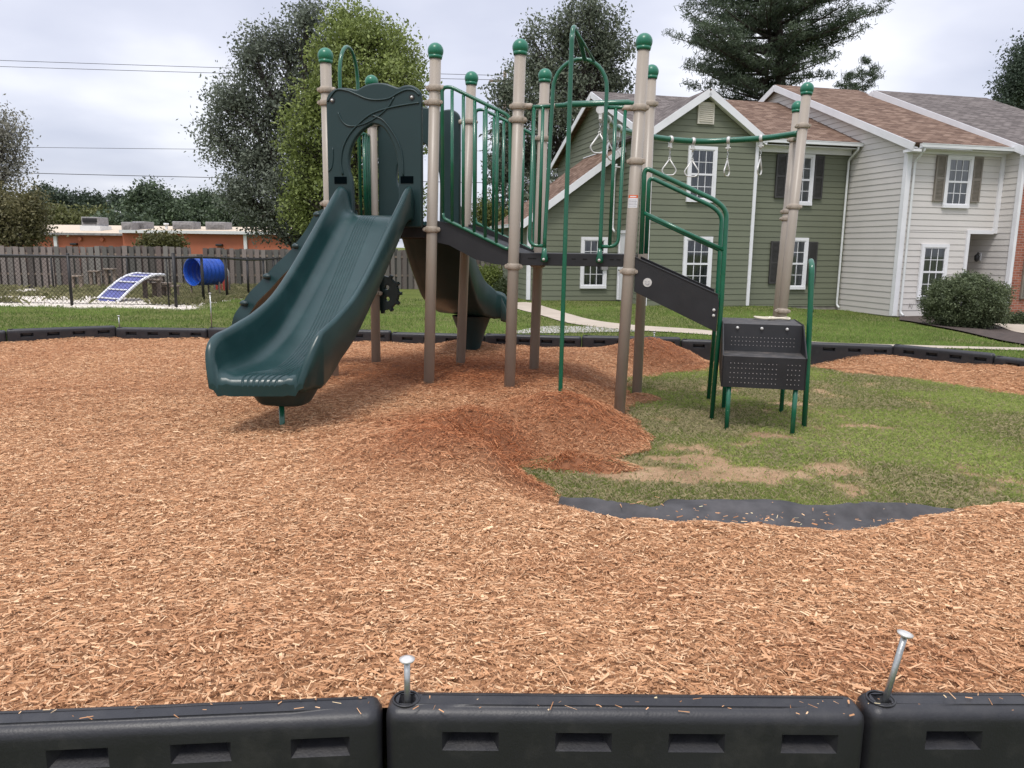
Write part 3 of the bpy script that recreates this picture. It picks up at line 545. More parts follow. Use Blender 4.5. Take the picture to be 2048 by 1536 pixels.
# ------------------------------------------------------------------ border timbers
def make_timber(Lt=1.24, Wt=.105, Ht=.30):
    r = .036; zf = .268; pk_x = [.22, .51, .80, 1.09]; pw = .145; W2 = Wt/2
    br = []
    for c in pk_x: br += [c-pw/2, c+pw/2]
    xs = [r]+[max(b_, r+.001) for b_ in br if r < b_ < Lt-r]+[Lt-r]
    pts = []; nrm = []; tagp = []
    for x_ in xs: pts.append((x_, -W2)); nrm.append((0, -1))
    nf = len(xs)
    for k in range(1, 6): a = -pi/2+pi/2*k/6; pts.append((Lt-r+r*cos(a), -W2+r+r*sin(a))); nrm.append((cos(a), sin(a)))
    for k in range(1, 7): a = pi/2*k/6-.0; pts.append((Lt-r+r*cos(a), W2-r+r*sin(a))); nrm.append((cos(a), sin(a)))
    bstart = len(pts)-1
    for x_ in xs[::-1][1:]: pts.append((x_, W2)); nrm.append((0, 1))
    for k in range(1, 6): a = pi/2+pi/2*k/6; pts.append((r+r*cos(a), W2-r+r*sin(a))); nrm.append((cos(a), sin(a)))
    for k in range(0, 6): a = pi+pi/2*k/6; pts.append((r+r*cos(a), -W2+r+r*sin(a))); nrm.append((cos(a), sin(a)))
    pts = np.array(pts); nrm = np.array(nrm); n = len(pts)
    rows = [(-.03, 0, 0), (.195, 0, 0), (.245, 0, 0), (zf, 0, 0)]+[(zf+(Ht-zf)*sin(a), (Ht-zf)*(1-cos(a)), 1) for a in (pi/8, pi/4, 3*pi/8, pi/2)]
    mb = MB(); V = []
    for z, ins, _ in rows:
        for p, q_ in zip(pts, nrm): V.append((p[0]-q_[0]*ins, p[1]-q_[1]*ins, z))
    Fs = []; pock = []
    def is_pocket(i):
        m_ = (pts[i][0]+pts[(i+1) % n][0])/2; flat = abs(pts[i][1]) > W2-1e-6 and abs(pts[(i+1) % n][1]) > W2-1e-6 and abs(pts[i][0]-pts[(i+1) % n][0]) > .1
        return flat and any(abs(m_-c) < .02 for c in pk_x)
    for j in range(len(rows)-1):
        for i in range(n):
            i2 = (i+1) % n
            if j == 1 and is_pocket(i): pock.append((i, i2)); continue
            Fs.append((j*n+i, j*n+i2, (j+1)*n+i2, (j+1)*n+i))
    mb.add(V, Fs, True)
    for i, i2 in pock:
        sg = -1 if pts[i][1] < 0 else 1; z0, z1 = .195, .245; A = [(pts[i][0], pts[i][1], z0), (pts[i2][0], pts[i2][1], z0), (pts[i2][0], pts[i2][1], z1), (pts[i][0], pts[i][1], z1)]
        cxx = (pts[i][0]+pts[i2][0])/2; Bk = [(cxx+(a[0]-cxx)*.66, a[1]-sg*.045, a[2]+(.022 if a[2] < .2 else -.004)) for a in A]
        mb.add(A+Bk, [(0, 4, 5, 1), (1, 5, 6, 2), (2, 6, 7, 3), (3, 7, 4, 0), (4, 7, 6, 5)], False)
    me_o = mb.build('tmp', M['border']); me = me_o.data
    bm = bmesh.new(); bm.from_mesh(me)
    top = [v for v in bm.verts if abs(v.co.z-Ht) < 1e-5]; hole = []
    for k in range(20):
        a = 2*pi*k/20; hole.append(bm.verts.new((.050+.027*cos(a), .027*sin(a), Ht)))
    he = [bm.edges.new((hole[k], hole[(k+1) % 20])) for k in range(20)]
    oe = [e_ for e_ in bm.edges if len(e_.link_faces) == 1 and all(abs(v.co.z-Ht) < 1e-5 for v in e_.verts)]
    bmesh.ops.triangle_fill(bm, edges=oe+he, use_beauty=True)
    lo = []
    for lev, (rr, zz) in enumerate(((.024, Ht-.004), (.021, Ht-.03), (.012, Ht-.034))):
        ring_ = [bm.verts.new((.050+rr*cos(2*pi*k/20), rr*sin(2*pi*k/20), zz)) for k in range(20)]
        up_ = hole if lev == 0 else lo
        for k in range(20): f_ = bm.faces.new((up_[k], up_[(k+1) % 20], ring_[(k+1) % 20], ring_[k])); f_.smooth = True
        lo = ring_
    bm.faces.new(lo)
    bmesh.ops.recalc_face_normals(bm, faces=bm.faces); bm.to_mesh(me); bm.free()
    mb = MB(); mb.tube([(.09, .018, Ht+.0002), (Lt-.04, .018, Ht+.0002)], .0016, 6)          # mould line
    mb.tube([(.050+.034*cos(2*pi*k/24), .034*sin(2*pi*k/24), Ht) for k in range(24)], .003, 6, closed=True)
    o2 = mb.build('tmp2', M['border']); join_into(me_o, [o2]); me_o.name = 'border_timber'; me_o.data.name = 'border_timber'
    return me_o
timber = make_timber()
first = True
def place_timber(p, q_, label, group=None, z=0, L0=1.24):
    global first
    o = timber if first else timber.copy()
    if not first: COL.objects.link(o)
    first = False
    dx, dy = q_[0]-p[0], q_[1]-p[1]; Lg = sqrt(dx*dx+dy*dy); o.location = (p[0], p[1], z); o.rotation_euler = (0, 0, atan2(dy, dx)); o.scale = ((Lg-.004)/L0, 1, 1)
    tag(o, label, 'border timber', group); return o
place_timber((-1.50, 1.628), (-.308, 1.740), 'black plastic border timber cut off by the lower left corner of the photo', 'black border timbers in front')
place_timber((-.302, 1.755), (.888, 1.763), 'middle front border timber with four slots and a short pin at its left end', 'black border timbers in front')
place_timber((.893, 1.780), (2.10, 1.80), 'black plastic border timber in front holding the tall leaning pin', 'black border timbers in front')
names = ['black far border timber cut by the left edge of the photo', None]
nj = len(JOINTS)-1
blab = ['far border timber beyond the left edge, first of the curve', 'far border timber second from the left end of the curved edge', 'far border timber angled at the left edge of the photo', 'far border timber running under the blue dog ramp up to the short pin', 'far border timber straight, left of the slide exit, under the tall pin',
        'far border timber hidden mostly behind the big green slide', 'far border timber behind the gap between slide and tan post', 'far border timber under the curved rear slide', 'far border timber behind the thin green pole', 'far border timber behind the mulch heap and right tan post', 'far border timber seen under the black climbing ramp and steps', 'far border timber right of the black steps, on the mulch strip', 'far border timber bending towards the viewer below the round bush', 'far border timber cut by the right edge of the photo']
for i in range(nj):
    place_timber(JOINTS[i], JOINTS[i+1], blab[i], 'black border timbers along the back', z=-.005+.012*((i*7) % 3-1))
def stake(x, y, z0, top, label, group='steel pins in the border timbers', lean=(0, 0)):
    dx, dy = lean; r_ = root('border_pin', (x, y, z0), label, 'pin', group); p0 = np.array([x, y, z0-.06]); p1 = np.array([x+dx, y+dy, top])
    m_ = MB(); m_.tube([p0, p1], .0078, 12); m_.build('shank', M['steel'], r_)
    a = (p1-p0)/np.linalg.norm(p1-p0); m_ = MB(); m_.tube([p1-a*.006, p1-a*.001, p1+a*.003, p1+a*.0065], [.010, .0185, .0195, .008], 18); m_.build('head', M['ringmetal'], r_)
stake(-.252, 1.755, .30, .405, 'short upright steel pin in the round hole of the middle front timber', lean=(.001, .0))
stake(.943, 1.780, .30, .478, 'tall leaning steel pin in the right front timber', lean=(.040, -.004))
stake(-5.36, 10.46, .30, .44, 'short steel pin on the far border below the blue ramp', lean=(0, 0))
stake(-4.10, 10.46, .30, .76, 'long steel pin standing high on the far border left of the slide')
stake(1.83, 9.91, .30, .36, 'small steel pin end on the far border beside the right tan posts')

# ------------------------------------------------------------------ play structure
PS = root('play_structure', P(-.4, .5, 0), 'green and tan playground structure with slides, arches, ring track and black steps, on the mulch', 'playground')
LEAN = {}
def add_post(key, a0, a1, b, zb, clamps, ttop=3.0):
    if key in ('5', '5b'):
        p0 = np.array(a0, float); p1 = np.array(a1, float)
    else: p0 = P(a0, b, zb); p1 = P(a1, b, 3.02)
    ax = (p1-p0)/np.linalg.norm(p1-p0); LEAN[key] = (p0, p1)
    m_ = MB(); m_.tube([p0-ax*.25, p1-ax*.03], .0475, 28); o = m_.build('post', M['post'], PS)
    m_ = MB(); m_.sphere(p1, .0665, 28, 18); m_.tube([p1-ax*.062, p1-ax*.035], [.054, .060], 24); m_.build('cap', M['ball'], o)
    for z, ang, lug in clamps: clamp(key, z, ang, lug, o)
    return o
def ppt(key, z): p0, p1 = LEAN[key]; return p0+(p1-p0)*(z-p0[2])/(p1[2]-p0[2])
def clamp(key, z, ang, lug, parent):
    c = ppt(key, z); ax = LEAN[key][1]-LEAN[key][0]; ax = ax/np.linalg.norm(ax); m_ = MB()
    m_.tube([c-ax*.026, c-ax*.020, c+ax*.020, c+ax*.026], [.053, .0585, .0585, .053], 28)
    dr = RV*cos(ang)+BV*sin(ang)
    sd = np.cross(ax, dr)
    for sg in (1, -1):
        cc_ = c+dr*sg*.062; m_.tube([cc_-sd*.0, cc_+dr*sg*.008], [.021, .017], 14); m_.tube([cc_-sd*.03-dr*sg*.002, cc_+sd*.03-dr*sg*.002], .0165, 12)
        m_.ring(cc_-sd*.032-dr*sg*.002, sd, .0075, .006)
    if lug:
        d2 = RV*cos(lug[0])+BV*sin(lug[0]); m_.tube([c+d2*.045, c+d2*lug[1]*.85, c+d2*lug[1]], [.024, .024, .019], 14)
    m_.build('clamp', M['clamp'], parent)
add_post('1', -1.732, -1.721, 0, .10, [(2.74, .15, (.0, .085)), (2.634, .1, (.0, .09)), (1.78, .1, None), (1.56, .1, None)])
add_post('2', -.812, -.73, 0, .05, [(2.725, 0.2, (.0, .085)), (2.61, 0.1, (pi, .09)), (1.561, 0.05, None)])
add_post('3', -.069, -.007, 0, .05, [(2.561, .15, (0, .12)), (2.455, 0.05, None), (1.256, .4, None)])
add_post('4', .898, .987, 0, -.02, [(2.525, .1, (pi, .14)), (2.112, .05, None), (1.232, .05, None)])
add_post('1b', -1.75, -1.742, D4, .1, [(2.62, .2, None), (.93, .1, None), (1.56, .1, None)])
add_post('2b', -.827, -.713, D4, .1, [(2.62, .1, (pi, .11)), (1.56, .1, None)])
add_post('3b', -.054, .008, D4, .05, [(2.745, .1, (0, .12)), (2.45, .1, None), (1.25, .1, None)])
add_post('4b', .986, 1.001, D4, -.1, [(2.74, .1, (pi, .12)), (1.25, .1, None)])
add_post('5', (2.757, 7.98, -.02), (2.926, 8.135, 3.02), 0, 0, [(2.66, .05, (pi/2, .13)), (1.86, .05, None), (.80, .1, None)])
add_post('5b', (3.06, 8.985, -.02), (3.187, 9.118, 3.02), 0, 0, [(2.66, .05, (-pi/2, .13)), (1.86, .1, None), (1.78, .3, None)])
# warning label on the front right post
c = ppt('4', 1.80); m_ = MB(); 
def curved_patch(m_, c, z0, z1, a0, a1, r=.0482, n=8):
    V = []
    for i in range(n+1):
        a = a0+(a1-a0)*i/n; dr = RV*sin(a)-BV*cos(a)
        for z in (z0, z1): q_ = ppt('4', z)+dr*r; q_[2] = z; V.append(q_)
    m_.add(V, [(2*i, 2*i+2, 2*i+3, 2*i+1) for i in range(n)], True)
curved_patch(m_, c, 1.745, 1.822, -.95, .85); m_.mi = 1; curved_patch(m_, c, 1.822, 1.845, -.95, .85); m_.mi = 2
for k in range(5): curved_patch(m_, c, 1.756+.012*k, 1.760+.012*k, -.78, .55+.12*(k % 2), .0486)
m_.mi = 0; curved_patch(m_, c, 1.829, 1.837, -.6, .5, .0486)
m_.build('warning_sticker', [M['sticker'], M['stickeror'], M['stickertx']], PS)

# decks
def deck(a0, a1, z, th, name, holes=True):
    m_ = MB(); b0, b1 = .035, D4-.035
    m_.box(P((a0+a1)/2, (b0+b1)/2, z-.012), ((a1-a0), b1-b0, .024), [RV, BV, (0, 0, 1)])
    for bb in (b0, b1): m_.box(P((a0+a1)/2, bb, z-th/2), (a1-a0, .014, th), [RV, BV, (0, 0, 1)])
    for aa in (a0, a1): m_.box(P(aa, (b0+b1)/2, z-th/2-.002), (.014, b1-b0-.02, th-.004), [RV, BV, (0, 0, 1)])
    for k in range(1, 4): m_.box(P(a0+(a1-a0)*k/4, (b0+b1)/2, z-th/2-.01), (.03, b1-b0-.03, th-.03), [RV, BV, (0, 0, 1)])
    o = m_.build(name, M['black'], PS, bevel=.003)
    if holes:
        m_ = MB(); m_.mi = 0
        for a in (.10, .14, .22, .27, .41, .50, .60, .73, .84, .90):
            m_ = MB(); m_.box(P(a0+(a1-a0)*a, b0-.0085, z-.045), (.035, .004, .008), [RV, BV, (0, 0, 1)]); m_.build('deck_slot', M['slot'], o)  # solid bar on the face, slot shade put into its colour
    return o
deck(.0, .94, 1.372, .105, 'lower_deck')
deck(-D1-D2+.02, -D2-.04, 1.60, .11, 'upper_deck', False)
# inclined bridge between the decks
m_ = MB()
for bb in (.02, D4-.02):
    top = [(-.74, 1.64), (-.55, 1.60), (-.3, 1.50), (-.06, 1.385)]; bot = [(-.06, 1.262), (-.2, 1.272), (-.38, 1.31), (-.5, 1.37), (-.62, 1.43), (-.74, 1.455)]
    outl = [(a, z) for a, z in top]+[(a, z) for a, z in bot]; V = [P(a, bb-.012, z) for a, z in outl]+[P(a, bb+.012, z) for a, z in outl]; n = len(outl)
    m_.add(V, [tuple(range(n))[::-1], tuple(range(n, 2*n))]+[(i, (i+1) % n, n+(i+1) % n, n+i) for i in range(n)], False)
for k in range(6):
    t_ = k/5; m_.box(P(-.68+.60*t_, D4/2, 1.585-.22*t_), (.135, D4-.06, .02), [RV*.94+np.array([0, 0, -.34]), BV, RV*.34+np.array([0, 0, .94])])
m_.build('ramp_bridge', M['black'], PS)

def barrier(b, shift=0):
    m_ = MB(); r_ = .0145
    m_.tube(rounded([P(-.672, b, 1.66), P(-.672, b, 2.727), P(-.60, b, 2.733), P(-.085, b, 2.485), P(-.07, b, 1.388), P(-.665, b, 1.655), P(-.672, b, 1.70)], .06, 7), r_*1.08, 12)
    for k in range(5):
        a = -.575+.098*k; m_.tube([P(a-.01, b, 2.720-.2365*(a+.60)/.515*1.0-.002), P(a-.012, b, 1.656-.267*(a+.672)/.602)], r_, 12)
    return m_.build('barrier', M['green'], PS)
barrier(-.005); barrier(D4+.005)
# lower deck front: gate arch with half barriers
m_ = MB()
arch = [P(.235, -.02, 1.40), P(.238, -.02, 1.5), P(.27, -.02, 2.62)]
arc = [P(.49-.218*cos(t_), -.02, 2.675+.232*sin(t_)) for t_ in np.linspace(0, pi, 16)]
m_.tube([P(.226, -.02, 1.38)]+[P(.228, -.02, 1.5)]+arc+[P(.695, -.02, 1.5), P(.692, -.02, 1.38)], .0165, 14)
m_.build('arch_frame', M['green'], PS)
m_ = MB()
for a in (.226, .692):
    m_.tube([P(a, -.02, 1.42), P(a, -.018, 1.36), P(a, -.014, 1.325), P(a, -.012, 1.30)], [.0165, .024, .032, .028], 12); m_.mi = 1; m_.ring(P(a, -.048, 1.322), BV, .011, .014); m_.sphere(P(a, -.054, 1.322), .009, 10, 8); m_.build('arch_foot', [M['green'], M['ringmetal']], PS); m_ = MB()
for s_, aj, ao, ai, a_end in ((-1, .235, .115, .19, .06), (1, .70, .86, .784, .95)):
    m_ = MB(); leg_top = .268 if s_ < 0 else .706
    m_.tube([P(a_end, 0, 2.555 if s_ < 0 else 2.528), P(leg_top, -.012, 2.553 if s_ < 0 else 2.533)], .0155, 12)
    m_.tube(rounded([P(ao, -.004, 2.548 if s_ < 0 else 2.53), P(ao-.02, -.01, 1.436), P(aj-.0, -.015, 1.432)], .075, 7), .0150, 12)
    m_.tube([P(ai, -.008, 2.55 if s_ < 0 else 2.53), P(ai-.012, -.012, 1.44)], .0145, 12)
    m_.build('side_rail', M['green'], PS)
# sliding pole with brace
m_ = MB()
m_.tube(catmull([P(.53, -.04, 2.885), P(.52, -.16, 2.955), P(.505, -.30, 3.01), P(.498, -.40, 3.035), P(.492, -.475, 3.02), P(.489, -.50, 2.93), P(.487, -.505, 2.8), P(.468, -.5, .9), P(.46, -.5, -.1)], 6), .0178, 14)
m_.tube([P(.415, -.03, 2.90), P(.49, -.43, 3.02)], .0115, 10); m_.tube([P(.60, -.03, 2.89), P(.50, -.43, 3.02)], .0115, 10)
m_.build('slide_pole', M['green'], PS)
# rear cross beam and curved ring track
m_ = MB(); m_.tube([P(.09, D4, 2.745), P(.2, D4, 2.75), P(.23, D4, 2.755), P(.80, D4, 2.755), P(.83, D4, 2.75), P(.93, D4, 2.745)], [.022, .022, .030, .030, .022, .022], 14); m_.build('cross_beam', M['green'], PS)
m_ = MB(); m_.tube([LEAN['5'][1]*.118+LEAN['5'][0]*.882 if False else ppt('5', 2.66)+BV*.10, ppt('5b', 2.66)-BV*.10], .028, 14); m_.build('cross_beam', M['green'], PS)
trk = catmull([P(.545, D4+.0, 2.70), P(.56, 1.45, 2.68), P(.64, 1.95, 2.66), P(.86, 2.42, 2.655), P(1.16, 2.78, 2.65), P(1.5, 2.95, 2.645), P(1.85, 2.93, 2.65), P(2.2, 2.83, 2.655), P(2.51, 2.60, 2.665)], 8)
m_ = MB(); m_.tube(trk, .0325, 16); track = m_.build('ring_track', M['green'], PS); trk = np.array(trk)
def trapeze(px_t, tw, sw=0.0, sd=0.0):
    best = None
    d_ = trk-np.array([0, 0, CAMH]); sx = 1024+F*(d_@RT)/(d_@FWD); i = int(np.argmin(np.abs(sx-px_t))) if isinstance(px_t, (int, float)) and px_t > 5 else 0
    c = trk[i]; t_ = trk[min(i+1, len(trk)-1)]-trk[max(i-1, 0)]; t_ /= np.linalg.norm(t_)
    m_ = MB(); m_.ring(c, t_, .040, .035, n=18); m_.ring(c, t_, .044, .012, n=18)
    m_.box(c+np.array([0, 0, -.065]), (.030, .030, .055), [t_, np.cross([0, 0, 1], t_), (0, 0, 1)])
    for sg in (-1, 1):
        q_ = c+t_*sg*.02+np.array([0, 0, -.085]); m_.sphere(q_, .012, 10, 8)
    m_.tube([c+np.array([0, 0, -.08]), c+np.array([0, 0, -.118])], .010, 10); o = m_.build('track_clamp', M['ringmetal'], track)
    m_ = MB(); z = -.12; hx = np.array([cos(tw), sin(tw), 0]); hy = np.array([-hx[1], hx[0], 0])
    for k in range(3):
        e1, e2 = (hx, hy)[k % 2], np.array([0, 0, 1.]); cc_ = c+np.array([sw*.02*k, 0, z-.016-k*.026])
        m_.tube([cc_+e1*.008*cos(t2)+e2*.017*sin(t2) for t2 in np.linspace(0, 2*pi, 12, endpoint=False)], .0036, 7, closed=True)
    m_.build('chain', M['steel'], track)
    m_ = MB(); zt = z-.088; top = c+np.array([sw*.06, 0, zt]); down = np.array([sw, 0, -1.]); down /= np.linalg.norm(down)
    m_.tube([top+hx*.013*cos(t2)+down*(-.013*sin(t2)) for t2 in np.linspace(0, 2*pi, 12, endpoint=False)], .005, 8, closed=True)
    pts_ = [top+down*.012, top+down*.135+hx*.088, top+down*.185+hx*.055, top+down*.185-hx*.055, top+down*.135-hx*.088, top+down*.012]
    m_.tube(rounded([top+down*.012+hx*.004]+pts_[1:-1]+[top+down*.012-hx*.004], .035, 5), .0078, 10)
    m_.build('trapeze_ring', M['ringmetal'], track)
for px_, tw_, sw_ in ((1196, .25, -.05), (1216, .9, .25), (1238, .5, .0), (1341, .05, 0), (1390, -.05, 0), (1459, .95, 0), (1526, 1.0, 0)): trapeze(float(px_), tw_, sw_)
# entry hoop of the left climber
m_ = MB(); hp = [P(-1.80, .45, 1.55), P(-1.80, .45, 2.85)]+[P(-1.80, .655-.205*cos(t_), 2.95+.30*sin(t_)) for t_ in np.linspace(0.05, pi-.05, 14)]+[P(-1.80, .86, 2.85), P(-1.80, .86, 1.55)]
m_.tube(hp, .0175, 12); m_.build('entry_hoop', M['green'], PS)
m_ = MB()
for bb in (.90, .955, 1.01): m_.tube([P(-1.765, bb, 1.58), P(-1.765, bb, 2.50)], .017, 12)
m_.tube([P(-1.765, .84, 2.50), P(-1.765, 1.04, 2.50)], .0165, 10); m_.tube([P(-1.765, .84, 1.62), P(-1.765, 1.04, 1.62)], .0165, 10)
m_.build('side_rail', M['green'], PS)

# moulded plastic plates from outlines: 2D curve with holes, real thickness and rounded rim
def plate(name, outline, holes, b0, th, m, parent, bev=.014, frame=None):
    cu = bpy.data.curves.new(name, 'CURVE'); cu.dimensions = '2D'; cu.fill_mode = 'BOTH'; cu.extrude = max(.001, th/2-bev); cu.bevel_depth = bev; cu.bevel_resolution = 3; cu.offset = -bev
    for pl in [outline]+holes:
        sp_ = cu.splines.new('POLY'); sp_.points.add(len(pl)-1)
        for i, p_ in enumerate(pl): sp_.points[i].co = (p_[0], p_[1], 0, 1)
        sp_.use_cyclic_u = True
    ob = bpy.data.objects.new('tmpc', cu); COL.objects.link(ob); dg = bpy.context.evaluated_depsgraph_get(); me = bpy.data.meshes.new_from_object(ob.evaluated_get(dg)); bpy.data.objects.remove(ob)
    ox, oy, oz, e1, e2, e3 = frame if frame else (*P(0, b0, 0), RV, np.array([0, 0, 1.]), -BV)
    mt = Matrix(((e1[0], e2[0], e3[0], ox), (e1[1], e2[1], e3[1], oy), (e1[2], e2[2], e3[2], oz), (0, 0, 0, 1)))
    me.transform(mt); me.transform(Matrix.Translation([-c_ for c_ in ORG[parent.name]])); me.materials.clear(); me.materials.append(m)
    me.polygons.foreach_set('use_smooth', [True]*len(me.polygons))
    o = bpy.data.objects.new(name, me); COL.objects.link(o); o.parent = parent; ORG[o.name] = ORG[parent.name]; o.name = name
    try:
        with bpy.context.temp_override(object=o, active_object=o, selected_editable_objects=[o], selected_objects=[o]): bpy.ops.object.shade_smooth_by_angle(angle=radians(50))
    except Exception: pass
    return o
top_l = [(-1.695, 2.60), (-1.69, 2.66), (-1.66, 2.705), (-1.60, 2.735), (-1.54, 2.742), (-1.47, 2.735), (-1.41, 2.722)]
top_m = [(-1.36, 2.745), (-1.29, 2.766), (-1.22, 2.772), (-1.15, 2.765), (-1.08, 2.742), (-1.035, 2.728)]
top_r = [(-.99, 2.742), (-.93, 2.745), (-.88, 2.725), (-.845, 2.685), (-.835, 2.63)]
outline = catmull(top_l+top_m+top_r, 3)+[(-.835, 2.2), (-.838, 1.60), (-.85, 1.575), (-1.69, 1.575), (-1.70, 1.60)]
hole = catmull([(-1.465, 1.62), (-1.47, 1.95), (-1.495, 2.05), (-1.50, 2.13), (-1.485, 2.22), (-1.44, 2.31), (-1.37, 2.385), (-1.29, 2.432), (-1.262, 2.438), (-1.20, 2.42), (-1.15, 2.375), (-1.10, 2.29), (-1.065, 2.19), (-1.05, 2.10), (-1.045, 1.98), (-1.05, 1.62)], 3, closed=False)
slotL = [(-1.645, 1.93), (-1.635, 2.0), (-1.60, 2.01), (-1.51, 2.005), (-1.50, 1.99), (-1.515, 1.92)]
def hood(b0, sign, name='slide_hood'):
    fr = (*P(0, b0, 0), RV, np.array([0, 0, 1.]), -BV*1.0)
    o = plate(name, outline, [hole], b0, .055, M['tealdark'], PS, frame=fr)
    bf = b0-.030*sign; m_ = MB()
    m_.tube([P(a, bf, z) for a, z in catmull([(-1.68, 2.63), (-1.60, 2.72), (-1.50, 2.715), (-1.42, 2.685), (-1.32, 2.645), (-1.22, 2.632), (-1.12, 2.642), (-1.04, 2.68), (-.97, 2.705), (-.90, 2.70), (-.85, 2.66)], 5)], .0085, 8)
    m_.tube([P(a, bf, z) for a, z in catmull([(-1.075, 2.65), (-1.13, 2.57), (-1.22, 2.50), (-1.32, 2.45), (-1.42, 2.425), (-1.50, 2.43), (-1.55, 2.47), (-1.585, 2.54)], 5)], .0075, 8)
    m_.tube([P(a, bf, z) for a, z in catmull([(-1.69, 2.05), (-1.66, 2.08), (-1.645, 2.15), (-1.64, 2.25)], 5)], .006, 8)
    m_.tube([P(a, bf, z) for a, z in catmull([(-1.555, 2.02), (-1.57, 2.12), (-1.55, 2.24), (-1.49, 2.35), (-1.40, 2.44), (-1.28, 2.52), (-1.12, 2.565), (-.95, 2.59), (-.85, 2.60)], 5)], .0085, 8)
    m_.tube([P(a, bf, z) for a, z in catmull([(-1.275, 2.51), (-1.18, 2.47), (-1.10, 2.38), (-1.035, 2.27), (-1.005, 2.15), (-1.0, 2.0)], 5)], .008, 8)
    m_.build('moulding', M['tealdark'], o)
    m_ = MB()
    for a, z in ((-1.635, 2.64), (-.915, 2.645)):
        m_.mi = 0; m_.ring(P(a, bf, z), BV, .024, .006); m_.mi = 1; m_.sphere(P(a, bf-.004*sign, z), .0125, 12, 8); m_.build('hood_bolt', [M['black'], M['ringmetal']], o); m_ = MB()
    return o
h1 = hood(-.045, 1); hood(D4+.045, -1)
m_ = MB()
NM = mat('notch_shade_black', (.002, .004, .005), .95, var=0, spec=0)
for a0, a1 in ((-1.645, -1.51), (-1.035, -.90)): m_ = MB(); m_.box(P((a0+a1)/2, -.0755, 1.975), (a1-a0-.02, .006, .06), [RV, BV, (0, 0, 1)]); m_.build('hood_notch', NM, h1, bevel=.002)  # raised blocks, notch shade put into their near-black colour

# moulded slides: a closed section swept along a path
def sweep_slide(path, name, grooves=True, skew=0.0, tpr=0.0):
    """path rows: x, y, heading, bed z, rim z, half width, bottom z"""
    prof = []
    def section(w, bed, rim, bot, gc, gw, tp=0):
        s_ = [(-w*(.93-.22*tp), bot), (-w*(.99-.17*tp), bot+.03+.02*tp), (-w*(1-.03*tp), lerp(bot, rim, .6)), (-w, rim-.028), (-w*.985, rim-.010), (-w*.95, rim), (-w*.895, rim-.004), (-w*.85, rim-.02), (-w*.825, rim-.05),
              (-w*.80, lerp(bed, rim, .55)), (-w*.77, lerp(bed, rim, .30)), (-w*.71, lerp(bed, rim, .12)), (-w*.63, bed+.012), (-w*.54, bed+.002)]
        nb = 96
        for k in range(nb+1):
            f = -.48+.96*k/nb; g_ = 0.0
            if grooves and abs(f-gc) < gw: g_ = -.011*(max(0, sin((f-gc+gw)/(2*gw)*2*pi*7)))**3
            s_.append((w*f, bed+g_))
        s_ += [(w*.54, bed+.002), (w*.63, bed+.012), (w*.71, lerp(bed, rim, .12)), (w*.77, lerp(bed, rim, .30)), (w*.80, lerp(bed, rim, .55)), (w*.825, rim-.05), (w*.85, rim-.02), (w*.895, rim-.004), (w*.95, rim),
               (w*.985, rim-.010), (w, rim-.028), (w*(1-.03*tp), lerp(bot, rim, .6)), (w*(.99-.17*tp), bot+.03+.02*tp), (w*(.93-.22*tp), bot), (w*(.75-.17*tp), bot+.012*(1-tp)), (w*(.66-.2*tp), bot-.0), (0, bot-.0), (-w*(.66-.2*tp), bot), (-w*(.75-.17*tp), bot+.012*(1-tp))]
        return s_
    V = []; k = 0
    for ip, (x_, y_, hd, bed, rim, w, bot) in enumerate(path):
        lat = np.array([cos(hd-pi/2), sin(hd-pi/2), 0]); fq = ip/len(path); s_ = section(w, bed, max(rim, bed+.012), bot, lerp(.13, -.12, sstep(.1, .6, fq))+.10*sstep(.62, .8, fq), lerp(.24, .40, sstep(.6, .8, fq)), tpr*sstep(.66, .85, fq)); k = len(s_); fw = np.array([cos(hd), sin(hd), 0])*(skew*sstep(.55, .9, fq))
        for l_, z_ in s_: V.append(np.array([x_, y_, 0])+lat*l_+fw*(-l_)+np.array([0, 0, z_]))
    n = len(path); Fs = [(i*k+j, i*k+(j+1) % k, (i+1)*k+(j+1) % k, (i+1)*k+j) for i in range(n-1) for j in range(k)]
    m_ = MB(); m_.add(V, Fs, True); o = len(V)-k
    m_.Fc.append(list(range(k))); m_.M.append(0); m_.S.append(False); m_.Fc.append([o+i for i in range(k)][::-1]); m_.M.append(0); m_.S.append(False)
    ob = m_.build(name, M['teal'], PS)
    bm = bmesh.new(); bm.from_mesh(ob.data); bmesh.ops.recalc_face_normals(bm, faces=bm.faces); bm.to_mesh(ob.data); bm.free(); return ob
def interp(tab, s): tab = np.array(tab); return np.interp(s, tab[:, 0], tab[:, 1])
def smooth_tab(tab, n=10): return [tuple(p) for p in catmull(tab, n)]
bedt = smooth_tab([(.0, 1.672), (.12, 1.668), (.24, 1.61), (.5, 1.395), (.96, 1.03), (1.28, .80), (1.5, .69), (1.7, .62), (1.85, .598), (1.96, .592), (2.03, .588), (2.075, .57), (2.095, .535)])
rimt = smooth_tab([(.0, 1.80), (.03, 1.885), (.08, 1.915), (.16, 1.885), (.33, 1.755), (.5, 1.63), (.96, 1.275), (1.28, 1.065), (1.57, .945), (1.75, .895), (1.87, .862), (1.95, .838), (2.01, .785), (2.05, .71), (2.075, .635), (2.09, .58), (2.095, .545)])
ss = np.concatenate([np.linspace(0, .2, 12), np.linspace(.23, 1.82, 50), np.linspace(1.85, 2.095, 34)])
path = []
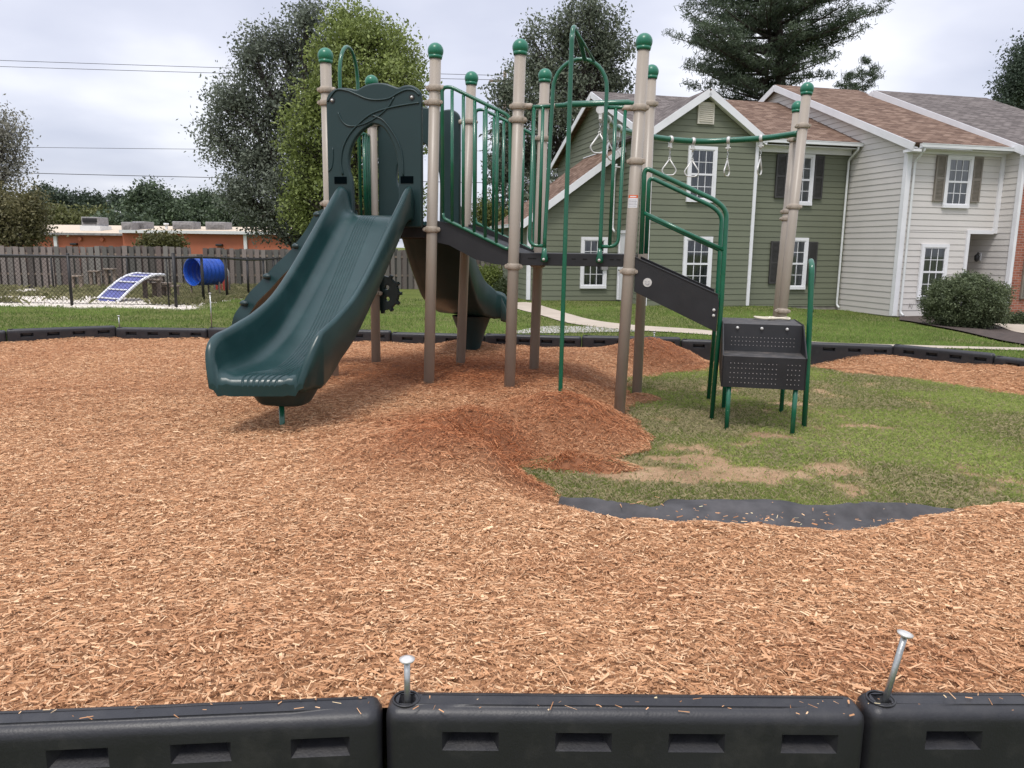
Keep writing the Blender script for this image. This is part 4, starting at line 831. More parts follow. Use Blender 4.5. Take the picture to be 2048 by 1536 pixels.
for s_ in ss:
    bed = interp(bedt, s_); rim = interp(rimt, s_); w = .335*(1+.03*sstep(1.4, 1.8, s_))*(1 if s_ < 1.88 else sqrt(max(0.02, 1-((s_-1.90)/.28)**3)))
    if s_ < .1: w *= .955+.45*s_
    bot = bed-.045-.06*sstep(1.5, 1.9, s_)+.035*sstep(2.03, 2.095, s_)
    c = P(-D2-D1/2-.0+.0, -.07-s_, 0); path.append((c[0], c[1], atan2(-BV[1], -BV[0]), bed, rim, w, bot))
fs = sweep_slide(path, 'slide', True, -.30, .5); fs['label'] = 'front slide with its end curling over the mulch'
m_ = MB(); c1 = P(-1.226, -1.84, 0)
for zz, ra, rb in ((.45, .21, .26), (.40, .20, .25), (.345, .17, .19), (.325, .15, .165)): pass
secs = [(.52, .25, .19), (.47, .22, .17), (.385, .17, .13), (.365, .15, .11)]; V = []
for zz, ra, rb in secs:
    for k in range(24): t_ = 2*pi*k/24; V.append(P(-1.20, -1.86, zz)+RV*ra*np.sign(cos(t_))*abs(cos(t_))**.6+BV*rb*np.sign(sin(t_))*abs(sin(t_))**.6)
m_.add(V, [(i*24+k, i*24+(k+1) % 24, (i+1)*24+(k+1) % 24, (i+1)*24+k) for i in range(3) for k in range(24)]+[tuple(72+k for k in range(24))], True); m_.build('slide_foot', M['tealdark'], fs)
m_ = MB(); m_.tube([P(-1.226, -1.86, .40), P(-1.23, -1.86, -.1)], .019, 12); m_.build('support_leg', M['green'], PS)
# rear slide: leaves the back of the upper deck and bends right
ctrl = [P(-1.226, 1.16, 0), P(-1.226, 1.45, 0), P(-1.23, 1.8, 0), P(-1.22, 2.1, 0), P(-1.15, 2.38, 0), P(-1.01, 2.60, 0), P(-.84, 2.71, 0), P(-.70, 2.74, 0)]
pc = np.array(catmull(ctrl, 14)); dl = np.r_[0, np.cumsum(np.linalg.norm(np.diff(pc, axis=0), axis=1))]; Lr = dl[-1]
path = []
for s_ in np.linspace(0, Lr, 84):
    x_, y_ = np.interp(s_, dl, pc[:, 0]), np.interp(s_, dl, pc[:, 1]); e_ = .03; hd = atan2(np.interp(min(Lr, s_+e_), dl, pc[:, 1])-np.interp(max(0, s_-e_), dl, pc[:, 1]), np.interp(min(Lr, s_+e_), dl, pc[:, 0])-np.interp(max(0, s_-e_), dl, pc[:, 0]))
    f = s_/Lr; bed = interp([(0, 1.67), (.07, 1.64), (.2, 1.40), (.45, .98), (.62, .78), (.8, .67), (.94, .63), (1, .58)], f); rim = bed+interp([(0, .22), (.1, .25), (.4, .28), (.6, .27), (.85, .25), (.96, .24), (.985, .18), (1, .06)], f)
    w = .335*(1 if f < .93 else sqrt(max(.3, 1-((f-.93)/.09)**2.4))); path.append((x_, y_, hd, bed, rim, w, bed-.055-.10*sin(pi*min(1, f*1.1))))
rs_ = sweep_slide(path, 'slide'); rs_['label'] = 'curved rear slide bending right behind the posts'
m_ = MB(); secs = [(.60, .24, .22), (.42, .17, .16), (.22, .11, .11), (.0, .09, .09)]; V = []
for zz, ra, rb in secs:
    for k in range(20): t_ = 2*pi*k/20; V.append(P(-1.10, 2.50, zz)+RV*ra*cos(t_)+BV*rb*sin(t_))
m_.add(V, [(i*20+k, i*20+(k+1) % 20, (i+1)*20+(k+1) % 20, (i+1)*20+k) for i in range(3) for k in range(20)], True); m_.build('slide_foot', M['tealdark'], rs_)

# curved climbing wall on the left side
cl = catmull([(-1.76, 1.66), (-1.90, 1.62), (-2.06, 1.40), (-2.28, 1.19), (-2.52, .97), (-2.70, .78), (-2.80, .60), (-2.84, .38), (-2.85, .15), (-2.85, -.05)], 6); m_ = MB(); V = []
ca = np.array(cl); nn = len(ca); tt = np.gradient(ca, axis=0); tt /= np.linalg.norm(tt, axis=1)[:, None]; nn_ = np.stack([tt[:, 1], -tt[:, 0]], -1)*-1
nb = 14; b0, b1 = .22, .72
for side in (0, 1):
    for i in range(nn):
        for j in range(nb+1):
            f = j/nb; edge = min(j, nb-j)/nb; th = .055 if side == 0 else -.015; rim_ = .05*(edge < .10) if side == 0 else 0
            wob = .012*sin(i*.9)*(edge < .12); off = th+rim_; a = ca[i][0]-nn_[i][0]*off; z = ca[i][1]-nn_[i][1]*off
            V.append(P(a, b0+(b1-b0)*f+wob*(1 if f < .5 else -1), z))
k_ = nb+1; Fs = []
for side in (0, 1):
    o_ = side*nn*k_
    for i in range(nn-1):
        for j in range(nb): Fs.append((o_+i*k_+j, o_+i*k_+j+1, o_+(i+1)*k_+j+1, o_+(i+1)*k_+j))
for i in range(nn-1):
    for j in (0, nb): Fs.append((i*k_+j, (i+1)*k_+j, nn*k_+(i+1)*k_+j, nn*k_+i*k_+j))
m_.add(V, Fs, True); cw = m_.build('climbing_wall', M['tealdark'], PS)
m_ = MB()
for i in range(6, nn-4, 8):
    for bb in (b0+.03, b1-.03):
        c = P(ca[i][0]-.05, bb, ca[i][1]+.075); m_.sphere(c, (.055, .05, .032), 12, 8); m_.build('foothold', M['tealdark'], cw); m_ = MB()
# toothed wheel on the rear left post
gp = []
for k in range(12):
    a0 = 2*pi*k/12
    for da, rr in ((-.10, .185), (-.07, .215), (.07, .215), (.10, .185)): gp.append((-1.70+rr*cos(a0+da), .93+rr*sin(a0+da)))
gh = [[(-1.70+.085*cos(c_)+.025*cos(t_)*1, .93+.085*sin(c_)+.025*sin(t_)) for t_ in np.linspace(0, 2*pi, 10, endpoint=False)] for c_ in (.8, 2.37, 3.9, 5.5)]
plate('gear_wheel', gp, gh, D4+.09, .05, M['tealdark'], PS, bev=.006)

# inclined climbing ramp with handrails
m_ = MB()
for bb in (.0, .80):
    outl = [(.985, 1.345), (1.66, 1.056), (1.672, 1.0), (1.662, .755), (.985, 1.068)]; n = len(outl); V = [P(a, bb-.011, z) for a, z in outl]+[P(a, bb+.011, z) for a, z in outl]
    m_.add(V, [tuple(range(n))[::-1], tuple(range(n, 2*n))]+[(i, (i+1) % n, n+(i+1) % n, n+i) for i in range(n)], False)
    m_.bar(P(.985, bb, 1.347), P(1.665, bb, 1.057), .034, .010)
    rr_ = m_.build('ramp_stringer', M['black'], PS, bevel=.002); ramp = rr_ if bb == 0 else ramp; m_ = MB()
for k in range(4):
    m_ = MB(); m_.box(P(1.08+.155*k, .40, 1.215-.095*k), (.15, .77, .022), [RV, BV, (0, 0, 1)]); m_.build('tread', M['dusty'], PS, bevel=.004)
m_ = MB(); m_.mi = 0; m_.ring(P(1.092, -.0145, 1.145), BV, .036, .006, n=28); m_.mi = 1; m_.tube([P(1.092+.014*cos(t_), -.019, 1.142+.014*sin(t_)) for t_ in np.linspace(pi, 2*pi, 8)], .003, 6)
for sg in (-1, 1): m_.sphere(P(1.092+.012*sg, -.019, 1.154), .004, 8, 6)
m_.build('round_badge', [M['ringmetal'], M['stickertx']], ramp)
m_ = MB()
for z in (.935, .89):
    m_.ring(P(1.635, -.014, z), BV, .012, .012); m_.sphere(P(1.635, -.021, z), .009, 10, 8); m_.build('ramp_bolt', M['ringmetal'], ramp); m_ = MB()
for bb, bl in ((.0, .075), (.84, .97)):
    m_ = MB()
    m_.tube(rounded([P(1.03, bb, 1.375), P(1.03, bb, 2.066), P(1.61, bb, 1.80), P(1.692, bb+.01, 1.72), P(1.692, bb+.01, 1.0), P(1.668, bl, -.08)], .06, 7), .0195, 14)
    m_.tube([P(1.03, bb, 1.71), P(1.688, bb+.008, 1.415)], .0165, 12)
    m_.build('handrail', M['green'], PS)
m_ = MB(); bx = .02
m_.tube(rounded([P(2.405, bx, -.08), P(2.395, bx, .50), P(2.38, bx, .93), P(2.37, bx+.01, 1.30), P(2.372, bx+.12, 1.35), P(2.39, bx+.18, 1.28), P(2.40, bx+.17, 1.02), P(2.392, bx+.04, .94)], .07, 6), .0215, 14)
m_.build('handrail', M['green'], PS)
for a0_, b0_, zt_ in ((1.775, -.265, .42), (2.275, -.268, .42), (2.285, .55, .75), (1.79, .56, .75)):
    m_ = MB(); m_.tube([P(a0_, b0_, -.08), P(a0_, b0_, zt_)], .019, 12); m_.build('leg', M['green'], PS)
m_ = MB(); m_.sphere(P(1.775, -.275, .16), .009, 10, 8); m_.build('leg_bolt', M['ringmetal'], PS)
# stepped platform: folded sheet
S1 = [(-.30, .355), (-.30, .60), (.0, .605), (.02, .825), (.55, .83), (.55, .60)]
def skin(a_, b_): return [P(a_, p[0], p[1]) for p in b_]
m_ = MB(); aL, aR = 1.715, 2.335; V = skin(aL, S1)+skin(aR, S1); 
m_.add(V, [(0, 6, 7, 1), (2, 8, 9, 3)], False); m_.mi = 1; m_.add(V, [(1, 7, 8, 2), (3, 9, 10, 4)], False); m_.mi = 0; m_.add(V, [(4, 10, 11, 5)], False)
# side gussets
for a_ in (aL, aR):
    g_ = [(-.30, .355), (-.30, .602), (-.02, .83), (.55, .83), (.55, .60), (.0, .40)]; V = [P(a_-.005, *q_) for q_ in g_]+[P(a_+.005, *q_) for q_ in g_]; n = len(g_)
    m_.add(V, [tuple(range(n)), tuple(range(n, 2*n))[::-1]]+[(i, (i+1) % n, n+(i+1) % n, n+i) for i in range(n)], False)
pf_ = m_.build('step_platform', [M['black'], M['dusty']], PS); md = pf_.modifiers.new('sheet', 'SOLIDIFY'); md.thickness = .010
m_ = MB()
for r_ in range(5):
    for c_ in list(range(13))+[15, 16, 17, 18]: m_.ring(P(1.775+.0285*c_, -.3065, .395+.038*r_), BV, .0034, .003, n=8)
for r_ in range(3):
    for c_ in range(18): m_.ring(P(1.79+.0285*c_, .0005+.002*r_, .655+.032*r_), BV, .0034, .004, n=8)
m_.build('perforation', M['dots'], pf_)  # solid discs for holes, the light through them painted pale
m_ = MB()
for a_ in (1.83, 2.02, 2.215): m_ = MB(); m_.ring(P(a_, .006, .795), BV, .012, .01); m_.sphere(P(a_, .0, .795), .0105, 12, 8); m_.build('step_bolt', M['ringmetal'], pf_)
strap = MB(); strap.tube([P(2.20+.085*cos(t_), .44+.06*sin(t_), .846+.004*sin(3*t_)) for t_ in np.linspace(0, 2*pi, 28, endpoint=False)], .0085, 8, closed=True)
strap.tube([P(2.08+.085*cos(t_), .44+.06*sin(t_), .848+.004*cos(2*t_)) for t_ in np.linspace(0.4, 2*pi-.2, 24)], .0085, 8)
so_ = strap.build('strap_loop', M['cord']); tag(so_, 'cream coloured strap loops lying at the back of the top black step', 'strap')

# ------------------------------------------------------------------ houses (frame: u along the fronts, v away from the viewer)
HA3 = np.array([5.72, 24.0, 0]); HU3 = np.array([HU[0], HU[1], 0]); HV3 = np.array([HV[0], HV[1], 0]); ZZ = np.array([0, 0, 1.])
def H(u, v, z): return HA3+HU3*u+HV3*v+ZZ*z
def hbox(m_, u0, u1, v0, v1, z0, z1): return m_.box(H((u0+u1)/2, (v0+v1)/2, (z0+z1)/2), (u1-u0, v1-v0, z1-z0), [HU3, HV3, ZZ])
def hbar(m_, p, q_, w, h, up=(0, 0, 1)): return m_.bar(H(*p), H(*q_), w, h, up)
def siding(m_, org, dr, nr, lim, z0, z1, e=.178, zoff=-.28):
    """lapped courses; lim(z) -> (s0, s1) along dr"""
    k0 = int(math.floor((z0-zoff)/e)); k1 = int(math.ceil((z1-zoff)/e))
    for k in range(k0, k1):
        za, zb_ = max(z0, zoff+k*e), min(z1, zoff+(k+1)*e)
        if zb_-za < 1e-4: continue
        a0, a1 = lim(za+1e-4); c0, c1 = lim(zb_-1e-4)
        if a1-a0 < .01: continue
        if c1 < c0: c0 = c1 = (c0+c1)/2
        f = lambda s_, z_, o_: org+dr*s_+ZZ*z_+nr*o_
        m_.mi = 0; m_.add([f(a0, za, .020), f(a1, za, .020), f(c1, zb_, .006), f(c0, zb_, .006)], [(0, 1, 2, 3)], False)
        m_.mi = 1; m_.add([f(a0, za, .004), f(a1, za, .004), f(a1, za, .020), f(a0, za, .020)], [(0, 1, 2, 3)], False)  # lip faces: shadow line under the course put into the colour
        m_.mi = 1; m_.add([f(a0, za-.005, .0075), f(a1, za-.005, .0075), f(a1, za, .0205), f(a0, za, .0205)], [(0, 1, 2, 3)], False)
def window(parent, u0, u1, z0, z1, v, curt=None, gridlow=True):
    fr_ = MB(); t_ = .095; vf = v-.055
    hbox(fr_, u0, u1, vf, v+.01, z1-t_, z1); hbox(fr_, u0, u1, vf-.012, v+.01, z0, z0+t_); hbox(fr_, u0, u0+t_, vf+.002, v+.01, z0+t_, z1-t_); hbox(fr_, u1-t_, u1, vf+.002, v+.01, z0+t_, z1-t_)
    a, b_, c_, d_ = u0+t_, u1-t_, z0+t_, z1-t_; s_ = .032; zm_ = (c_+d_)/2
    hbox(fr_, a, a+s_, vf+.018, v, c_, d_); hbox(fr_, b_-s_, b_, vf+.018, v, c_, d_); hbox(fr_, a+s_, b_-s_, vf+.018, v, c_, c_+s_); hbox(fr_, a+s_, b_-s_, vf+.018, v, d_-s_, d_); hbox(fr_, a+s_, b_-s_, vf+.012, v, zm_-.028, zm_+.028)
    w = fr_.build('window', M['white'], parent)
    m_ = MB(); a += s_; b_ -= s_
    for lo, hi in ((c_+s_, zm_-.028), (zm_+.028, d_-s_)):
        for k in (1, 2): x_ = a+(b_-a)*k/3; hbox(m_, x_-.009, x_+.009, vf+.028, vf+.040, lo, hi)
        hbox(m_, a, b_, vf+.030, vf+.0385, (lo+hi)/2-.009, (lo+hi)/2+.009)
    m_.build('muntins', M['white'], w)
    m_ = MB(); V = [H(a, vf+.042, c_+s_), H(b_, vf+.042, c_+s_), H(b_, vf+.042, d_-s_), H(a, vf+.042, d_-s_)]; m_.add(V, [(0, 1, 2, 3)]); m_.build('pane', M['glass'], w)
    m_ = MB(); n = 40; V = []
    for i in range(n+1):
        u_ = a-.01+(b_-a+.02)*i/n; o_ = v-.008+.004*sin(i*2.3+sin(i*.7)*2)
        V += [H(u_, o_, c_), H(u_, o_, d_)]
    m_.add(V, [(2*i, 2*i+2, 2*i+3, 2*i+1) for i in range(n)], True); m_.build('curtain', M[curt or 'blind'], w); return w
def shutter(parent, u0, u1, z0, z1, v, m):
    m_ = MB(); vf = v-.052; t_ = .05
    hbox(m_, u0, u1, vf+.016, v, z0, z1)
    hbox(m_, u0, u0+t_, vf, vf+.016, z0, z1); hbox(m_, u1-t_, u1, vf, vf+.016, z0, z1)
    for za, zb_ in ((z0, z0+t_), (z1-t_, z1), ((z0+z1)/2-.035, (z0+z1)/2+.035)): hbox(m_, u0+t_, u1-t_, vf+.001, vf+.016, za, zb_)
    z = z0+.08
    while z < z1-.08:
        if abs(z-(z0+z1)/2) > .05: m_.box(H((u0+u1)/2, vf+.010, z), (u1-u0-2*t_, .020, .008), [HU3, HV3*.8+ZZ*.6, ZZ*.8-HV3*.6])
        z += .038
    return m_.build('shutter', m, parent)
def roof_slab(parent, corners, m, th=.09, name='roof'):
    """corners: eave0, eave1, ridge1, ridge0 world points, uv in metres"""
    A = [np.array(c, float) for c in corners]; nrm = np.cross(A[1]-A[0], A[3]-A[0]); nrm /= np.linalg.norm(nrm); 
    if nrm[2] < 0: nrm = -nrm
    V = A+[a-nrm*th for a in A]; Fs = [(0, 1, 2, 3), (7, 6, 5, 4), (0, 4, 5, 1), (1, 5, 6, 2), (2, 6, 7, 3), (3, 7, 4, 0)]
    m_ = MB(); m_.add(V, Fs, False); o = m_.build(name, m, parent); uvl = o.data.uv_layers.new(name='UVMap'); ex = A[1]-A[0]; ex /= np.linalg.norm(ex); ey = np.cross(nrm, ex)
    for p_ in o.data.polygons:
        for li in p_.loop_indices:
            q_ = V[o.data.loops[li].vertex_index]-A[0]; uvl.data[li].uv = (q_@ex, q_@ey)
    return o
def downspout(parent, u, v0, v1, ztop, zbot, out=.0):
    m_ = MB(); w_ = .065
    pts_ = [H(u, v0, ztop), H(u, v0, ztop-.10), H(u, v1-.04, ztop-.38), H(u, v1-.04, zbot+.12), H(u+.02, v1-.16, zbot+.03)]
    m_.tube(rounded(pts_, .08, 4), .036, 8)
    return m_.build('downspout', M['gutter'], parent)
def gutter(parent, p0, p1, nr):
    m_ = MB(); m_.bar(H(*p0), H(*p1), .11, .10); d_ = H(*p1)-H(*p0); m_.bar(H(*p0)+ZZ*.05+nr*.055, H(*p1)+ZZ*.05+nr*.055, .018, .02); return m_.build('gutter', M['gutter'], parent)

# --- green house
GH = root('green_house', H(1.5, 2, -.3), 'olive green two storey clapboard house with white trimmed front gable and low left wing', 'house')
m_ = MB(); gap = .68
siding(m_, HA3, HU3, -HV3, lambda z: (-1.75 if z < 4.72 else -1.75+(z-4.72)/gap*1.0, 1.66 if z < 4.72 else 1.66-(z-4.72)/gap), -.30, 5.93)                       # A front
siding(m_, H(0, .30, 0), HU3, -HV3, lambda z: (1.60, 5.24), -.33, 4.50)                                                                                              # B front
mainz = lambda v: 4.78+.41*(v+.15) if v < 4.75 else 4.78+.41*(9.65-v)
siding(m_, H(-1.76, 0, 0), HV3, -HU3, lambda z: (0 if z < 4.75 else (z-4.84)/.41, 9.5 if z < 4.75 else 9.5-(z-4.80)/.41), -.3, 6.70)                                # left gable end
siding(m_, H(0, 2.2, 0), HU3, -HV3, lambda z: (-4.85 if z < 2.35 else -4.85+(z-2.35)/.734, -1.78), -.25, 4.60)                                                       # wing front
siding(m_, H(-4.85, 0, 0), HV3, -HU3, lambda z: (2.2, 5.9), -.25, 2.38)
siding(m_, H(1.66, 0, 0), HV3, HU3, lambda z: (0.0, .3), -.3, 4.5)
m_.build('wall', [M['greensiding'], M['greenlapshade']], GH)
m_ = MB(); m_.mi = 0                                                                                                    # solid core behind the siding
hbox(m_, -1.75, 1.65, .012, 9.4, -.9, -.30); hbox(m_, 1.65, 5.2, .31, 9.4, -.9, -.33); hbox(m_, -4.84, -1.75, 2.21, 5.85, -.9, -.25); m_.build('foundation', M['found'], GH)
roof_slab(GH, [H(1.70, -.17, 4.80), H(5.30, -.17, 4.80), H(5.30, 4.75, 6.82), H(1.70, 4.75, 6.82)], M['roofbrown'])
roof_slab(GH, [H(-2.02, .28, 4.985), H(1.70, .28, 4.985), H(1.70, 4.75, 6.82), H(-2.02, 4.75, 6.82)], M['roofgrey'])  # same shingles as the brown slopes; greyer look by view angle painted in
roof_slab(GH, [H(5.30, 9.75, 4.77), H(-2.02, 9.75, 4.77), H(-2.02, 4.75, 6.82), H(5.30, 4.75, 6.82)], M['roofbrown'])
roof_slab(GH, [H(-1.98, 3.4, 4.79), H(-1.98, -.22, 4.79), H(-.05, -.22, 6.10), H(-.05, 3.4, 6.10)], M['roofgrey'])  # left slope of the same shingles, its greyer look painted in
roof_slab(GH, [H(1.88, -.22, 4.79), H(1.88, 3.4, 4.79), H(-.05, 3.4, 6.10), H(-.05, -.22, 6.10)], M['roofbrown'])
roof_slab(GH, [H(-5.20, 6.1, 2.20), H(-5.20, 1.98, 2.20), H(-1.80, 1.98, 4.69), H(-1.80, 6.1, 4.69)], M['roofbrown'])
m_ = MB()
hbar(m_, (-2.03, -.235, 4.66), (-.05, -.235, 6.00), .03, .20, up=(0, 0, 1)); hbar(m_, (1.93, -.235, 4.66), (-.05, -.235, 6.00), .03, .20)
hbar(m_, (-1.92, -.10, 4.65), (-.1, -.10, 5.88), .24, .02); hbar(m_, (1.82, -.10, 4.65), (0, -.10, 5.88), .24, .02)
hbar(m_, (-2.04, .26, 4.86), (-2.04, 4.75, 6.70), .03, .20); hbar(m_, (-2.04, 9.8, 4.65), (-2.04, 4.75, 6.70), .03, .20)
hbar(m_, (-5.22, 1.955, 2.08), (-1.78, 1.955, 4.60), .03, .21)
hbar(m_, (-1.80, 2.0, 4.72), (-1.80, 6.1, 4.72), .05, .03)
hbox(m_, 1.66, 1.76, -.05, .0, -.28, 4.72)
hbox(m_, -1.81, -1.70, -.046, .0, -.28, 4.66); hbox(m_, 1.76, 5.16, .18, .262, 4.44, 4.60)
hbox(m_, -4.91, -4.80, 2.145, 2.195, -.22, 2.30); hbox(m_, -4.90, -4.845, 2.2, 2.30, -.22, 2.25)
hbox(m_, 1.76, 5.20, -.15, .30, 4.60, 4.62)
m_.build('trim', M['white'], GH)
for u0, u1, z0, z1 in ((-.57, .37, 2.85, 4.48), (-.57, .38, .18, 1.83)): window(GH, u0, u1, z0, z1, -.028)
for z0, z1 in ((2.86, 4.43), (.21, 1.85)): window(GH, 2.94, 3.90, z0, z1, .272, 'curtain')
for z0, z1 in ((3.07, 4.40), (.39, 1.73)):
    shutter(GH, 2.57, 2.92, z0, z1, .272, M['darkshutter']); shutter(GH, 3.92, 4.25, z0, z1, .272, M['darkshutter'])
window(GH, -3.12, -2.22, .14, 1.80, 2.172)
m_ = MB(); hbox(m_, -.33, .20, -.07, -.028, 5.12, 5.74); hbox(m_, -.28, .15, -.072, -.0705, 5.17, 5.69)
for k in range(9): m_.box(H(-.065, -.075, 5.20+.056*k), (.43, .045, .008), [HU3, HV3*.8+ZZ*.6, ZZ*.8-HV3*.6])
m_.build('vent', mat('cream_louvre', (.62, .58, .50), .6, var=.04), GH)
gutter(GH, (1.80, -.21, 4.715), (5.24, -.21, 4.715), -HV3); gutter(GH, (-5.26, 1.95, 2.13), (-5.26, 6.1, 2.13), -HU3)
downspout(GH, 5.10, -.21, .24, 4.68, -.42); downspout(GH, -2.06, 2.0, 2.17, 4.1, 1.95)
m_ = MB(); m_.tube([H(-2.06, -.1+9.9, 4.6), H(-2.1, 9.8, 4.3), H(-1.85, 9.6, 3.9)], .04, 8); m_.build('downspout', M['gutter'], GH)
# side door in the recess
m_ = MB(); 
def sbox(m2, v0, v1, z0, z1, u0, u1): hbox(m2, u0, u1, v0, v1, z0, z1)
sbox(m_, 1.06, 2.04, -.22, 1.92, -1.83, -1.76); dr_ = m_.build('door', M['white'], GH)
m_ = MB(); sbox(m_, .98, 1.08, -.22, 2.02, -1.86, -1.78); sbox(m_, 1.08, 2.12, 1.925, 2.02, -1.862, -1.78); sbox(m_, 2.03, 2.12, -.22, 1.925, -1.86, -1.78); m_.build('door_frame', M['white'], dr_)
m_ = MB(); m_.sphere(H(-1.86, 1.95, .75), .035, 12, 8); m_.build('door_knob', M['steel'], dr_)
m_ = MB(); hbox(m_, -2.42, -2.20, 2.06, 2.18, .75, 1.25); m_.tube([H(-2.31, 2.05, 1.3), H(-2.31, 2.05, 1.15)], .05, 10); m_.build('meter_box', M['hvac'], GH)

# --- beige townhouse
BH = root('beige_townhouse', H(7, 1, -.45), 'pale beige clapboard townhouse with taupe shutters, tall blank side wall and recessed porch', 'house')
rz = lambda v: 4.50+.396*(v+2.58)
m_ = MB()
siding(m_, H(5.26, 0, 0), HV3, -HU3, lambda z: (-2.25 if z < 4.55 else (z-4.40)/.396-2.58, 11.9 if z < 4.55 else 12.2-(z-4.40)/.396), -.46, 7.30)
siding(m_, H(0, -2.25, 0), HU3, -HV3, lambda z: (5.26, 7.60), -.46, 2.08); siding(m_, H(0, -2.25, 0), HU3, -HV3, lambda z: (5.26, 8.58), 2.08, 4.36)
siding(m_, H(0, -1.05, 0), HU3, -HV3, lambda z: (7.55, 8.6), -.46, 2.1); siding(m_, H(7.58, 0, 0), HV3, HU3, lambda z: (-2.25, -1.05), -.46, 2.1)
m_.build('wall', [M['beige'], M['beigelapshade']], BH)
m_ = MB(); hbox(m_, 5.27, 7.58, -2.23, 9, -.95, -.46); m_.build('foundation', M['found'], BH)
m_ = MB(); hbox(m_, 7.58, 8.60, -2.22, -1.05, 2.10, 2.14); m_.build('porch_ceiling', M['white'], BH)
roof_slab(BH, [H(5.08, -2.62, 4.50), H(8.62, -2.62, 4.50), H(8.62, 4.80, 7.46), H(5.08, 4.80, 7.46)], M['roofbrown'])
roof_slab(BH, [H(8.62, 12.2, 4.50), H(5.08, 12.2, 4.50), H(5.08, 4.80, 7.46), H(8.62, 4.80, 7.46)], M['roofbrown'])
m_ = MB(); hbar(m_, (5.06, -2.66, 4.37), (5.06, 4.80, 7.34), .03, .21); hbar(m_, (5.06, 12.26, 4.37), (5.06, 4.80, 7.34), .03, .21); hbar(m_, (5.16, -2.6, 4.36), (5.16, 4.80, 7.31), .18, .02)
hbox(m_, 5.19, 5.27, -2.31, -2.16, -.44, 4.40); hbox(m_, 5.27, 5.35, -2.309, -2.25, -.44, 4.25); hbox(m_, 5.27, 8.60, -2.32, -2.27, 4.25, 4.36); hbox(m_, 5.06, 5.34, -2.66, -2.25, 4.25, 4.32)
hbox(m_, 8.46, 8.585, -2.325, -2.25, 2.02, 4.25); hbox(m_, 7.53, 8.46, -2.322, -2.25, 2.00, 2.11); hbox(m_, 7.53, 7.63, -2.320, -2.25, -.44, 2.00)
m_.build('trim', M['white'], BH)
m_ = MB(); hbox(m_, 5.3, 8.6, -2.62, -2.26, 4.34, 4.36); m_.build('soffit', M['white'], BH)
gutter(BH, (5.30, -2.66, 4.42), (8.60, -2.66, 4.42), -HV3); downspout(BH, 5.42, -2.66, -2.31, 4.38, -.46)
window(BH, 6.54, 7.46, 2.74, 4.24, -2.278, 'curtain'); window(BH, 5.98, 6.93, .04, 1.68, -2.278, 'curtain')
shutter(BH, 6.19, 6.52, 2.92, 4.22, -2.278, M['taupeshutter']); shutter(BH, 7.48, 7.80, 2.92, 4.22, -2.278, M['taupeshutter'])
# --- brick townhouse
KH = root('brick_townhouse', H(11, 1, -.5), 'red brick townhouse with a grey shingle roof at the right edge of the row', 'house')
m_ = MB(); siding(m_, H(8.6, 0, 0), HV3, -HU3, lambda z: (-2.90 if z < 4.30 else -2.90+(z-4.30)/.406, -1.0 if z < 7 else -1.0), -.46, 4.7); m_.build('side_wall', [M['beige'], M['beigelapshade']], KH)
m_ = MB(); V = [H(8.62, -2.92, -.9), H(14.0, -2.92, -.9), H(14.0, -2.92, 4.4), H(8.62, -2.92, 4.4), H(8.62, -2.6, -.9), H(14, -2.6, -.9), H(14, -2.6, 4.4), H(8.62, -2.6, 4.4)]
m_.add(V, [(0, 1, 2, 3), (5, 4, 7, 6), (3, 2, 6, 7), (1, 5, 6, 2), (0, 3, 7, 4)]); o = m_.build('wall', M['brick'], KH); uvl = o.data.uv_layers.new(name='UVMap')
for p_ in o.data.polygons:
    for li in p_.loop_indices:
        q_ = V[o.data.loops[li].vertex_index]-V[0]; uvl.data[li].uv = (q_@HU3+q_@HV3, q_[2])
m_ = MB(); hbox(m_, 8.54, 8.64, -2.99, -2.85, -.46, 4.30); m_.build('trim', M['white'], KH)
m_ = MB(); hbar(m_, (8.44, -3.22, 4.28), (8.44, 3.70, 7.14), .03, .22); hbar(m_, (8.44, 10.6, 4.28), (8.44, 3.70, 7.14), .03, .22); hbox(m_, 8.43, 14.0, -3.24, -2.95, 4.22, 4.25); m_.build('rake_trim', M['white'], KH)
roof_slab(KH, [H(8.46, -3.18, 4.40), H(13.4, -3.18, 4.40), H(13.4, 3.70, 7.25), H(8.46, 3.70, 7.25)], M['roofgrey']); roof_slab(KH, [H(13.4, 10.6, 4.40), H(8.46, 10.6, 4.40), H(8.46, 3.70, 7.25), H(13.4, 3.70, 7.25)], M['roofgrey'])
shutter(KH, 9.05, 9.42, .1, 1.62, -2.93, M['taupeshutter']); shutter(KH, 9.32, 9.66, 2.75, 4.1, -2.93, M['taupeshutter']); window(KH, 9.44, 10.3, .0, 1.66, -2.925, 'curtain'); window(KH, 9.68, 10.5, 2.7, 4.15, -2.925, 'curtain')
m_ = MB(); m_.box(H(8.555, -1.78, 1.33), (.03, .16, .24), [HU3, HV3, ZZ]); lp = m_.build('lamp_plate', M['white'], KH)
m_ = MB(); m_.tube([H(8.54, -1.80, 1.40), H(8.44, -1.84, 1.45), H(8.40, -1.86, 1.40)], .016, 8); m_.tube([H(8.40, -1.86, 1.40), H(8.40, -1.86, 1.35), H(8.40, -1.86, 1.22), H(8.40, -1.86, 1.17)], [.03, .075, .065, .02], 12); m_.build('porch_lamp', M['black'], KH)
